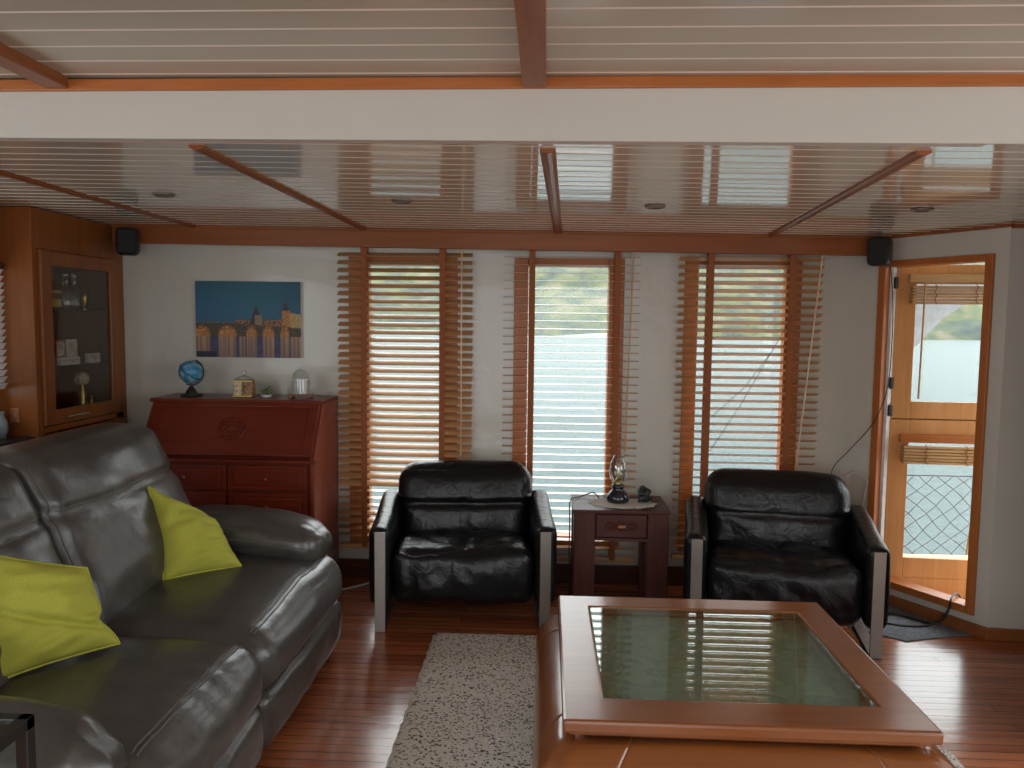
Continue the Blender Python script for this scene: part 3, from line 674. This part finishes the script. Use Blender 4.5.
for i, y in enumerate((-.036, )): MB().box(-.056, .056, y, y + .004, .088, .094).box(-.056, .056, y, y + .004, .004, .010).build('brass_rim', BRASS, t)
LEAF = plain('succulent_green', (.16, .19, .08), .6, vary=.4)
t = thing('small_succulent', 'tiny grey green succulent in white dish on desk', 'plant', (-1.545, 4.19, DT))
MB().lathe([(0, 0), (.022, 0), (.034, .016), (.030, .016), (0, .008)]).build('dish', WHITEP, t, smooth=True)
m = MB()
for q in range(16):
    a = q * 2.4; r_ = .012 + .0016 * q; h = .055 - .0022 * q
    m.tube([(0, 0, .012), (r_ * .6 * math.cos(a), r_ * .6 * math.sin(a), .012 + h * .6), (r_ * 1.3 * math.cos(a), r_ * 1.3 * math.sin(a), .012 + h)], [.004, .0065, .001], 6)
m.build('leaves', LEAF, t, smooth=True)
t = thing('domed_ornament', 'white temple shaped ornament under clear dome on desk', 'ornament', (-1.355, 4.20, DT))
rb = MB().box(-.062, .062, -.04, .04, .012, .024); 
for sx_ in (-.05, .05): rb.box(sx_ - .01, sx_ + .01, -.03, .03, 0, .012)
rb.build('wooden_base', TABLE_X, t, bevel=.003)
m = MB().box(-.034, .034, -.02, .02, .024, .03).box(-.036, .036, -.022, .022, .098, .106)
for q in range(5): m.tube([(-.03 + .015 * q, -.016, .03), (-.03 + .015 * q, -.016, .098)], .0045, 8)
m.box(-.03, .03, -.004, .016, .03, .098).build('columned_front', WHITEP, t)
MB().lathe([(.048, .024), (.048, .10), (.044, .13), (.028, .152), (.008, .160), (0, .160)]).build('dome', CLEAR, t, smooth=True)
MB().lathe([(0, .160), (.006, .162), (.008, .170), (0, .177)], n=10).build('knob', CLEAR, t, smooth=True)

# ================================================================ SOFA
sf = thing('leather_sofa', 'long grey brown leather reclining sofa with padded arms', 'sofa', (-1.45, 2.48, 0))
SX = sf.location
def L(x, y, z): return (x - SX[0], y - SX[1], z)
XF = -.905
def seat_fn(seed):
    def f(P):
        X = P.x + SX[0]
        fr = max(0, (X - (XF - .30)) / .30)
 
        kz = max(0, min(1, (P.z - .27) / .14)); kz = kz * kz * (3 - 2 * kz)
        if kz > 0:
            P.z -= .030 * fr ** 2 * kz
            P.z += kz * (.010 * wrinkle(P, 1, (3, 4, 1), seed) * (.4 + fr) + .007 * wrinkle(P, 1, (3, 22, 1), seed + 9) * fr ** .5)
        P.x += .006 * wrinkle(P, 1, (2, 5, 5), seed + 4)
        return P
    return f
for (ya, yb, sd) in ((1.70, 2.435, 1), (2.445, 3.42, 6)):
    m = MB(); c = L((XF - 1.72) / 2 , (ya + yb) / 2, .345); sz = (XF + 1.72, yb - ya, .24)
    ff = rbox(m, c, sz, .085, (22, 22, 4), seat_fn(sd), (.02, .0, .028))
    s_ = m.build('seat_cushion', GREYLEATHER, sf, smooth=True)
    for (px_, pz_) in ((sz[0] / 2 - .085, sz[2] / 2), (sz[0] / 2 - .070, sz[2] / 2)):
        pts = [ff((px_, -sz[1] / 2 + .05 + (sz[1] - .10) * q / 24, pz_)) for q in range(25)]
        MB().tube(pts, .0028, 6).build('piping', PIPING, s_)
    m = MB(); rbox(m, L(XF - .108, (ya + yb) / 2, .138), (.20, yb - ya - .015, .205), .045, (3, 16, 6), lambda P: Vector((P.x + .05 * (P.z - .15) + .006 * wrinkle(P, 1, (3, 12, 8), 3), P.y, P.z)), (.016, 0, 0))
    m.build('footrest_panel', GREYLEATHER, sf, smooth=True)
def back_fn(seed, yc):
    def f(P):
        z = P.z; k_ = (z - .44)
        P.x -= .36 * k_ + .10 * max(0, k_ - .38)
        d_ = abs(z - .84); front = P.x + .36 * k_
        gr = math.exp(-(d_ / .020) ** 2)
        if P.x + SX[0] + .36 * k_ > -1.60: P.x -= .022 * gr
        if z < .84: P.x += .020 * math.exp(-((z - .62) / .10) ** 2)
        P.x += .018 * wrinkle(P, 1, (2, 4, 5), seed) + .006 * wrinkle(P, 1, (3, 14, 10), seed + 2)
        P.z += .006 * wrinkle(P, 1, (2, 3, 2), seed + 7); P.y -= .05 * max(0, P.z - .85)
        return P
    return f
for (ya, yb, sd) in ((1.72, 2.425, 2), (2.44, 3.33, 5)):
    m = MB(); sz = (.24, yb - ya, .62); c = L(-1.60, (ya + yb) / 2, .735)
    ff = rbox(m, c, sz, .065, (4, 18, 22), back_fn(sd, 0), (.035, .0, .008))
    s_ = m.build('back_cushion', GREYLEATHER, sf, smooth=True)
    for dz in (.012, -.012):
        pts = [ff((sz[0] / 2, -sz[1] / 2 + .03 + (sz[1] - .06) * q / 24, .105 + dz)) for q in range(25)]
        MB().tube(pts, .0025, 6).build('piping', PIPING, s_)
    pts = [ff((sz[0] / 2 - .028, -sz[1] / 2 + .028, -.26 + .52 * q / 24)) for q in range(25)]
    MB().tube(pts, .0025, 6).build('piping', PIPING, s_)
m = MB(); rbox(m, L(-1.93, 2.50, .47), (.16, 1.72, .82), .06, (2, 8, 6), lambda P: Vector((P.x - .06 * (P.z - .4), P.y, P.z))); m.build('back_shell', GREYLEATHER, sf, smooth=True)
def arm_fn(sg, seed):
    def f(P):
        X = P.x + SX[0]; fr = max(0, (X + 1.30) / .35)
        P.z += .012 * wrinkle(P, 1, (9, 3, 1), seed) * (1 + fr) * max(0, min(1, (P.z - .48) / .10))
        P.z -= .028 * fr ** 2 
        P.z += .03 * math.exp(-((X + 1.42) / .3) ** 2) - .02
        P.x += .020 * wrinkle(P, 1, (1, 24, 10), seed + 1) * fr
        P.y += .006 * wrinkle(P, 1, (10, 2, 9), seed + 2)
        return P
    return f
for (yc, wd, xf, sg, sd) in ((3.36, .30, -.985, 1, 3), (1.60, .22, -.965, -1, 8)):
    m = MB(); x0_, x1_ = -1.95, xf; sz = (x1_ - x0_, wd, .185); c = L((x0_ + x1_) / 2, yc, .535)
    ff = rbox(m, c, sz, .088, (26, 6, 3), arm_fn(sg, sd), (.02, .01, .02))
    a = m.build('arm_pad', GREYLEATHER, sf, smooth=True)
    for zz in (.02,):
        yy = -sg * sz[1] / 2
        pts = [ff((-sz[0] / 2 + .1 + (sz[0] - .14) * q / 24, -sz[1] / 2 + .0, .01)) for q in range(25)]
        MB().tube(pts, .0025, 6).build('piping', PIPING, a)
    m = MB(); rbox(m, L(-1.45, yc + sg * .02, .27), (.90, wd - .08, .43), .05, (6, 2, 4), None, (.01, .01, 0)); m.build('arm_panel', GREYLEATHER, sf, smooth=True)
MB().box(*[v for v in (-1.9 - SX[0], -1.08 - SX[0], 1.75 - SX[1], 3.35 - SX[1], .02, .24)]).build('base', BLACKM, sf)

# cushions
def pillow(name, label, C, thick, seed, lean=(0, 0, 0), fold=0):
    """C = four corner points; bulge along the normal"""
    C = [Vector(c) for c in C]; ctr = sum(C, Vector()) / 4
    n = ((C[2] - C[0]).cross(C[3] - C[1])).normalized()
    if n.dot(Vector((0, 0, 1.5)) - ctr) < 0: n = -n
    N = 34
    def P(u, v, s):
        pinch = .10
        uu = .5 + (u - .5) * (1 - pinch * (1 - (2 * v - 1) ** 2) * 0.6); vv = .5 + (v - .5) * (1 - pinch * (1 - (2 * u - 1) ** 2) * 0.6)
        p = C[0] * (1 - uu) * (1 - vv) + C[1] * uu * (1 - vv) + C[2] * uu * vv + C[3] * (1 - uu) * vv
        p = p + (ctr - p) * .22 * math.exp(-((v - .70) / .11) ** 2) * u ** 8 * fold
        b = max(0, (1 - (2 * u - 1) ** 2)) ** .55 * max(0, (1 - (2 * v - 1) ** 2)) ** .55
        wr = .016 * noise.noise(Vector((u * 4 + seed, v * 4, 1))) + .016 * noise.noise(Vector((u * 4 + v * 9 + seed, (v - u) * 3, 2)))
        wr += fold * (.045 * math.exp(-((v - .62 - .35 * (u - .5)) / .035) ** 2) * min(1, b * 1.5)) * -1
        return p + n * (s * thick * b + (wr if s > 0 else 0) * min(1, b * 2)) - ctr
    m = MB(); vs = []; fs = []
    for s in (1, -1):
        o_ = len(vs); vs += [tuple(P(i / N, j / N, s)) for j in range(N + 1) for i in range(N + 1)]
        for j in range(N):
            for i in range(N):
                q = (o_ + j * (N + 1) + i, o_ + j * (N + 1) + i + 1, o_ + (j + 1) * (N + 1) + i + 1, o_ + (j + 1) * (N + 1) + i); fs.append(q if s > 0 else q[::-1])
    m.add(vs, fs)
    t = thing(name, label, 'cushion', tuple(ctr), group='lime green cushions on the sofa')
    o = m.build('cover', LIME, t, smooth=True, fix=False)
    bm = bmesh.new(); bm.from_mesh(o.data); bmesh.ops.remove_doubles(bm, verts=bm.verts, dist=.0005); bmesh.ops.recalc_face_normals(bm, faces=bm.faces); bm.to_mesh(o.data); bm.free()
    ed = [P(i / 16, 0, 0) for i in range(16)] + [P(1, i / 16, 0) for i in range(16)] + [P(1 - i / 16, 1, 0) for i in range(16)] + [P(0, 1 - i / 16, 0) for i in range(16)]
    MB().tube(ed, .0045, 6, True).build('seam', LIME, t, smooth=True)
    return t
pillow('lime_cushion', 'lime green cushion standing in the far corner of sofa', [(-1.59, 2.985, .832), (-1.40, 3.17, .65), (-1.237, 3.048, .49), (-1.475, 2.865, .485)], .085, 3)
pillow('lime_cushion', 'crumpled lime green cushion nearest the camera on sofa', [(-1.62, 2.03, .862), (-1.41, 2.27, .73), (-1.298, 2.245, .505), (-1.53, 1.965, .49)], .085, 11, fold=.6)

# ================================================================ ARMCHAIRS
def armchair(label, loc, rz, seed, wedge=0):
    t = thing('leather_armchair', label, 'armchair', loc, rz, group='black leather armchairs with flat steel frames')
    def wr(a, sc, s0):
        return lambda P: Vector((P.x, P.y, P.z + a * wrinkle(P, 1, sc, s0 + seed)))
    # local: front bars at y=0, back towards +y, x across
    def seatf(P):
        fr = max(0, (.30 - P.y) / .30)
        P.y += .008 * noise.noise(Vector((P.x * 22, P.z * 8, seed))) * (1 if P.y < .05 else 0)
        kz = max(0, min(1, (P.z - .22) / .16)); kz = kz * kz * (3 - 2 * kz)
        rad = math.atan2(P.y + .02, P.x); rr = math.hypot(P.x, P.y + .02)
        dz = -.012 * fr ** 2 - .055 * max(0, P.y) / .55
        dz += .014 * noise.noise(Vector((rad * 4.5 + seed, rr * 4, 2))) * min(1, rr * 4) * (.4 + fr) + .008 * wrinkle(P, 1, (5, 5, 1), seed)
        dz += .012 * noise.noise(Vector((rad * 11 + seed, rr * 9, 7))) * min(1, rr * 4) - .010 * math.exp(-(P.x / .02) ** 2) * (1 if P.y < .28 else 0)
        P.z += dz * kz
        if P.y < .15: P.y += (1 - kz) * (.012 * wrinkle(P, 1, (6, 2, 8), seed + 5) + .010 * noise.noise(Vector((P.x * 14 + P.z * 9, P.z * 9, seed + 3)))) + .30 * max(0, .24 - P.z) ** 1.3
        return P
    m = MB(); rbox(m, (0, .29, .262), (.695, .60, .295), .055, (34, 22, 12), seatf, (0, .022, .030)); m.build('seat_cushion', BLACKLEATHER, t, smooth=True)
    m = MB(); rbox(m, (0, .36, .20), (.69, .45, .12), .03, (3, 3, 2)); m.build('base', BLACKLEATHER, t, smooth=True)
    def backf(P):
        k_ = P.z - .33
        P.y += .20 * k_
        w_ = 1 + .05 * max(0, min(1, (P.z - .50) / .06)); P.x *= w_
        sd = max(0, abs(P.x) - .24) / .14
        if P.z > .58: P.z -= .030 * sd ** 2
        P.z -= .0
        if P.z < .56: P.y -= .010 * wrinkle(P, 1, (4, 2, 6), seed + 8); P.y += .012 * math.exp(-(P.x / .012) ** 2) * (1 if wedge == 0 else .3)
        P.y += (.030 if wedge == 0 else .012) * math.exp(-((P.z - .530) / .014) ** 2)
        P.y += .008 * wrinkle(P, 1, (7, 2, 5), seed + 2)
        return P
    m = MB(); rbox(m, (0, .465, .515), (.70, .17, .43), .078, (24, 3, 20), backf, (0, .03, .012)); m.build('backrest', BLACKLEATHER, t, smooth=True)
    m = MB(); rbox(m, (0, .535, .33), (.76, .09, .42), .03, (4, 2, 3)); m.build('back_panel', BLACKLEATHER, t, smooth=True)
    for sx_ in (-1, 1):
        def armf(P, sx_=sx_):
            tt = max(0, min(1, P.y / .56))
            if P.z > .35: P.z += .070 * tt ** 1.5
            P.x += sx_ * (.006 * wrinkle(P, 1, (1, 5, 5), seed)) 
            return P
        m = MB(); rbox(m, (sx_ * .405, .285, .315), (.105, .60, .39), .042, (3, 14, 8), armf, (.006, 0, 0)); m.build('arm', BLACKLEATHER, t, smooth=True)
        fr = MB().box(sx_ * .40 - .026, sx_ * .40 + .026, -.026, -.014, 0.001, .492)
        fr.box(sx_ * .40 - .026, sx_ * .40 + .026, -.014, .60, .001, .012)
        fr.box(sx_ * .40 - .026, sx_ * .40 + .026, .60, .612, .001, .45)
        fr.build('steel_frame', STEEL, t, bevel=.0015)
    return t
armchair('black leather armchair with creased back in front of leftmost window', (-.388, 3.655, .0), R(4.9), 1)
armchair('smooth backed black leather armchair nearest the doorway', (1.125, 3.555, .0), R(-10.8), 6, wedge=1)

# ================================================================ SIDE TABLE
st = thing('side_table', 'dark carved wooden side table between the two armchairs', 'table', (.395, 4.08, 0))
a0, a1, b0, b1 = .15, .65, 3.90, 4.27
for (xx, yy) in ((a0 + .006, b0 + .006), (a1 - .116, b0 + .006), (a0 + .006, b1 - .096), (a1 - .116, b1 - .096)):
    MB().box(xx, xx + .11, yy, yy + .09, 0, .535).build('leg', OLD_Z, st, world=True, bevel=.006)
MB().box(a0, a1, b0, b1, .533, .55).build('top', OLD_X, st, world=True, bevel=.004)
MB().box(a0 + .1, a1 - .1, b0 + .03, b0 + .05, .39, .535).box(a0 + .02, a0 + .05, b0 + .09, b1 - .09, .39, .535).box(a1 - .05, a1 - .02, b0 + .09, b1 - .09, .39, .535).box(a0 + .1, a1 - .1, b1 - .04, b1 - .02, .39, .535).box(a0 + .1, a1 - .1, b0 + .012, b0 + .03, .388, .402).build('apron', OLD_X, st, world=True)
dd = MB().box(a0 + .122, a1 - .122, b0 + .008, b0 + .03, .408, .525).build('drawer', OLD_X, st, world=True, bevel=.003)
m = MB()
for (dx, r_) in ((-.055, .020), (0, .024), (.055, .020)):
    for rr in (r_, r_ * .5): m.tube([(.40 + dx + rr * 1.2 * math.cos(a), b0 + .006, .467 + rr * math.sin(a)) for a in [2 * math.pi * q / 18 for q in range(18)]], .004, 6, True)
sub(m, 'carved_rosettes', OLD_X, dd, st)
m = MB(); rbox(m, (.40, b0 - .004, .467), (.05, .028, .026), .012, (2, 1, 1)); sub(m, 'pull', TABLE_X, dd, st, smooth=True)
# doily, lamp, ornament
LACE = plain('lace', (.62, .60, .54), .9, nscale=220, vary=.5, bstr=.6)
d = thing('lace_doily', 'oval cream lace doily under the oil lamp', 'doily', (.42, 4.06, .5505))
m = MB(); n = 48; vs = [(0, 0, .003)]; 
for rr, zz in ((.5, .003), (.8, .003), (1, .001)):
    for q in range(n):
        a = 2 * math.pi * q / n; s_ = 1 + (.045 * math.cos(12 * a) if rr == 1 else 0); vs.append((.175 * rr * s_ * math.cos(a), .115 * rr * s_ * math.sin(a), zz + .002 * hsh(q + rr)))
fs = [(0, 1 + q, 1 + (q + 1) % n) for q in range(n)]
for k_ in range(2):
    for q in range(n): fs.append((1 + k_ * n + q, 1 + (k_ + 1) * n + q, 1 + (k_ + 1) * n + (q + 1) % n, 1 + k_ * n + (q + 1) % n))
m.add(vs, fs).build('lace', LACE, d, solid=.002)
DKB = plain('dark_blue_black_glass', (.012, .014, .022), .18, coat=.6)
lp = thing('oil_lamp', 'small oil lamp with dark base and clear glass chimney', 'lamp', (.395, 4.08, .556))
MB().lathe([(0, 0), (.055, 0), (.062, .012), (.060, .035), (.040, .058), (.028, .068), (.034, .080), (.034, .092), (.020, .096), (0, .096)], n=28).build('base', DKB, lp, smooth=True)
MB().lathe([(.022, .094), (.024, .105), (.015, .115), (.010, .125), (0, .125)]).build('burner', BRASS, lp, smooth=True)
MB().tube([(.03, 0, .088), (.06, -.005, .088)], .003, 6).lathe([(.0, -.004), (.010, -.004), (.010, .004), (0, .004)], (.062, -.005, .088), 12).build('wick_knob', BRASS, lp)
MB().lathe([(.026, .094), (.030, .105), (.044, .130), (.048, .165), (.044, .205), (.030, .235), (.026, .250)], n=28).build('chimney', CLEAR, lp, smooth=True, solid=.002)
MB().lathe([(.006, .12), (.012, .14), (.011, .155), (.003, .178), (0, .180)], n=12).build('wick_tube', plain('pale_candle', (.7, .66, .4), .4), lp, smooth=True)
t = thing('dark_ornament', 'small lumpy black ornament right of the oil lamp', 'ornament', (.535, 4.06, .556))
m = MB(); rbox(m, (0, 0, .042), (.065, .05, .078), .02, (5, 4, 5), lambda P: P + Vector((.014 * wrinkle(P, 1, (30, 30, 30), 1), .01 * wrinkle(P, 1, (30, 30, 30), 5), .02 * wrinkle(P, 1, (28, 28, 28), 9)))); m.build('body', BLACK, t, smooth=True)
m = MB(); rbox(m, (.05, 0, .02), (.04, .035, .03), .012, (2, 2, 2)); m.build('foot', OLD_Z, t, smooth=True)
CABLE_B = BLACK
def cable(label, pts, r, mat_, name='cable'):
    # smooth the polyline
    P = [Vector(p) for p in pts]; q = []
    for i in range(len(P) - 1):
        p0, p1, p2, p3 = P[max(0, i - 1)], P[i], P[i + 1], P[min(len(P) - 1, i + 2)]
        for k_ in range(8):
            s_ = k_ / 8; q.append(.5 * ((2 * p1) + (-p0 + p2) * s_ + (2 * p0 - 5 * p1 + 4 * p2 - p3) * s_ ** 2 + (-p0 + 3 * p1 - 3 * p2 + p3) * s_ ** 3))
    q.append(P[-1]); o = MB().tube([tuple(p) for p in q], r, 6).build(name, mat_, smooth=True); return tag(o, label, 'cable')
cable('dark cable looping over left edge of the side table', [(.30, 4.15, .556), (.27, 4.20, .575), (.20, 4.18, .556), (.143, 4.10, .550), (.138, 4.0, .45), (.136, 3.96, .30), (.14, 3.95, .10), (.13, 3.98, .006)], .0035, BLACK)
cable('white cable lying along floor left of the armchair', [(-1.12, 4.16, .006), (-1.06, 4.21, .006), (-.98, 4.27, .012), (-.86, 4.33, .03), (-.78, 4.34, .05)], .005, WHITEP)
cable('thin wire drooping down wall from the right speaker', [(1.815, 4.21, 1.86), (1.84, 4.20, 1.60), (1.835, 4.20, 1.20), (1.79, 4.26, .98), (1.70, 4.33, .82), (1.625, 4.37, .70), (1.62, 4.37, .55)], .0025, BLACKM)
cable('white hook shaped cable on wall beside the door frame', [(1.70, 4.37, .66), (1.74, 4.33, .69), (1.78, 4.28, .66), (1.775, 4.285, .58), (1.765, 4.30, .46)], .0045, WHITEP)
cable('black cable coiled on mat and led over door sill', [(1.60, 3.95, .008), (1.75, 4.0, .012), (1.90, 3.95, .014), (1.95, 3.86, .012), (1.80, 3.84, .010), (1.68, 3.93, .010), (1.80, 4.02, .012), (1.93, 3.90, .014), (2.0, 3.86, .03), (2.035, 3.85, .10), (2.06, 3.88, .145), (2.13, 3.95, .140), (2.2, 4.0, .03)], .0055, BLACK)
cable('black cable on the floor beneath the right armchair front', [(1.30, 3.75, .006), (1.36, 3.60, .006), (1.40, 3.45, .006), (1.46, 3.35, .006)], .006, BLACK)
MATM = plain('grey_door_mat', (.17, .19, .22), .9, nscale=60, vary=.35, bstr=.5)
o = MB().prism([(1.45, 4.02), (1.555, 3.80), (1.745, 3.66), (2.10, 3.765), (1.86, 4.16)], .0005, .006, 'Z').build('door_mat', MATM, bevel=.002)
tag(o, 'thin grey floor mat in front of the doorway', 'mat')

# ================================================================ RUGS
def rug(label, x0, x1, y0, y1, rc=.03, rz=0):
    m = MB(); nx, ny = 40, 80; vs = []; fs = []
    cx, cy = (x0 + x1) / 2, (y0 + y1) / 2
    per = []
    for j in range(ny + 1):
        for i in range(nx + 1):
            x = x0 + (x1 - x0) * i / nx; y = y0 + (y1 - y0) * j / ny
            e = min(i, nx - i, j, ny - j); z = .014 if e > 0 else .004
            if e == 0: x += .007 * noise.noise(Vector((x * 30, y * 30, 0))); y += .007 * noise.noise(Vector((x * 30, y * 30, 7)))
            if (i in (0, nx)) and (j in (0, ny)): x += (cx - x) * .04; y += (cy - y) * .012
            z += .003 * noise.noise(Vector((x * 60, y * 60, 3)))
            vs.append((x - cx, y - cy, z))
    for j in range(ny):
        for i in range(nx): fs.append((j * (nx + 1) + i, j * (nx + 1) + i + 1, (j + 1) * (nx + 1) + i + 1, (j + 1) * (nx + 1) + i))
    o = m.add(vs, fs).build('speckled_rug', RUG, smooth=True, fix=False); o.location = (cx, cy, 0.001); o.rotation_euler = (0, 0, rz)
    return tag(o, label, 'rug', 'speckled rugs beside the coffee table')
rug('grey speckled pile rug between sofa and coffee table', -.52, .22, 1.3, 3.60)
rug('speckled rug corner showing right of the coffee table', .80, 1.45, 1.2, 2.70)

# ================================================================ COFFEE TABLE
ct = thing('coffee_table', 'square carved wooden coffee table with inset glass top', 'coffee table', (.563, 2.48, .018), 0)
def CT(): m = MB(); m.m = Matrix.Translation((-.563, -2.48, -.012)); return m
X0, X1, Y0, Y1 = .060, 1.066, 2.0, 2.965; g0, g1, h0, h1 = .180, .950, 2.14, 2.85; ZT = .43
top = CT(); Zb = .392
def ringmesh(m, o, i, z0, z1):
    ox0, ox1, oy0, oy1 = o; ix0, ix1, iy0, iy1 = i
    O = [(ox0, oy0), (ox1, oy0), (ox1, oy1), (ox0, oy1)]; I = [(ix0, iy0), (ix1, iy0), (ix1, iy1), (ix0, iy1)]
    vs = [(x, y, z) for z in (z0, z1) for (x, y) in O + I]
    fs = []
    for q in range(4):
        r_ = (q + 1) % 4
        fs += [(8 + q, 8 + r_, 12 + r_, 12 + q), (q, 4 + q, 4 + r_, r_), (q, r_, 8 + r_, 8 + q), (4 + q, 12 + q, 12 + r_, 4 + r_)]
    m.add(vs, fs)
ringmesh(top, (X0, X1, Y0, Y1), (g0, g1, h0, h1), Zb, ZT); tp = top.build('top_frame', TABLE_X, ct, bevel=.009)
gl = CT().box(g0 + .001, g1 - .001, h0 + .001, h1 - .001, .420, .426).build('glass_inset', TOPGLASS, ct)
m = CT()
for e in (.05,):
    m.tube([(g0 + e, h0 + e, .4262), (g1 - e, h0 + e, .4262), (g1 - e, h1 - e, .4262), (g0 + e, h1 - e, .4262)], .0006, 4, True)
m.build('bevelled_line', STEEL, gl)
def carve_mat():
    m, nt, b = newmat('carved_panel'); v = coords(nt)
    vo = nt.nodes.new('ShaderNodeTexVoronoi'); vo.inputs['Scale'].default_value = 9; nt.links.new(v, vo.inputs['Vector'])
    n = noise_n(nt, v, 14, 5, .6, 2.0)
    nt.links.new(ramp(nt, n, [(.3, (.34, .35, .29)), (.7, (.60, .60, .50))]), b.inputs['Base Color']); b.inputs['Roughness'].default_value = .5
    bump(nt, n, b, .9, .02); return m
CT().box(g0 - .02, g1 + .02, h0 - .02, h1 + .02, .380, .392).build('carved_panel', carve_mat(), ct)
ringb = CT(); ringmesh(ringb, (X0 + .035, X1 - .035, Y0 + .035, Y1 - .035), (X0 + .07, X1 - .07, Y0 + .07, Y1 - .07), .355, .393); ringb.build('waist', TABLE_X, ct)
ringb = CT(); ringmesh(ringb, (X0 + .018, X1 - .018, Y0 + .018, Y1 - .018), (X0 + .05, X1 - .05, Y0 + .05, Y1 - .05), .380, .393); ringb.build('moulding', TABLE_X, ct, bevel=.004)
def offs(z):
    # outward offset from the top edge: waist -> belly -> tucked foot
    t_ = max(0, min(1, (.360 - z) / .348))
    return -.045 + .115 * math.sin(math.pi * min(1, t_ * 1.0) ** .72) - .01 * t_
WX, WY_ = (X1 - X0), (Y1 - Y0)
def perim(s, z):
    """s in 0..4: side index + fraction, rounded-square ring at height z"""
    o_ = offs(z); i = int(s) % 4; f = s - int(s)
    cs = [(X0 - o_, Y0 - o_), (X1 + o_, Y0 - o_), (X1 + o_, Y1 + o_), (X0 - o_, Y1 + o_)]
    a = Vector(cs[i]); b = Vector(cs[(i + 1) % 4]); p = a.lerp(b, f)
    c = Vector(((X0 + X1) / 2, (Y0 + Y1) / 2)); d = min(f, 1 - f) * WX
    if d < .05: p = p + (c - p).normalized() * .028 * (1 - d / .05) ** 2
    return (p.x, p.y, z)
def shell(name, s0, s1, zb, ns, nz=16, mat_=TABLE_X):
    m = CT(); vs = []; fs = []
    for j in range(nz + 1):
        for i in range(ns + 1):
            s = s0 + (s1 - s0) * i / ns; b = zb(i / ns); z = .358 + (b - .358) * j / nz; 
            if j == 0: z = .358
            vs.append(perim(s % 4, z))
    for j in range(nz):
        for i in range(ns): fs.append((j * (ns + 1) + i, j * (ns + 1) + i + 1, (j + 1) * (ns + 1) + i + 1, (j + 1) * (ns + 1) + i))
    return m.add(vs, fs).build(name, mat_, ct, smooth=True, solid=.034 if name == 'leg' else .031)
lw = .17
for i in range(4):
    shell('apron', i + lw - .008, i + 1 - lw + .008, lambda f: .215 - .10 * abs(2 * f - 1) ** 6 + .012 * math.cos(f * math.pi * 6), 40)
    shell('leg', i - lw + (4 if i == 0 else 0), i + lw + (4 if i == 0 else 0), lambda f: .012 if .22 < f < .78 else .012 + .10 * (abs(f - .5) - .28) / .22, 24)

# ================================================================ BLACK END TABLE (lower left)
et = thing('black_end_table', 'black metal framed glass end table at lower left corner', 'side table', (-1.25, 1.2, 0))
ex0, ex1, ey0, ey1, ez = -1.46, -1.0, .96, 1.425, .72
fr = MB().box(ex0, ex1, ey1 - .025, ey1, ez - .025, ez).box(ex0, ex1, ey0, ey0 + .025, ez - .025, ez).box(ex0, ex0 + .025, ey0, ey1, ez - .025, ez).box(ex1 - .025, ex1, ey0, ey1, ez - .025, ez)
fr.build('top_frame', BLACKM, et, world=True, bevel=.002)
for xx in (ex0, ex1 - .025):
    for yy in (ey0, ey1 - .025): MB().box(xx, xx + .025, yy, yy + .025, 0, ez - .024).build('leg', BLACKM, et, world=True, bevel=.002)
MB().box(ex0 + .02, ex1 - .02, ey0 + .02, ey1 - .02, ez - .012, ez - .006).build('glass_top', TOPGLASS, et, world=True)
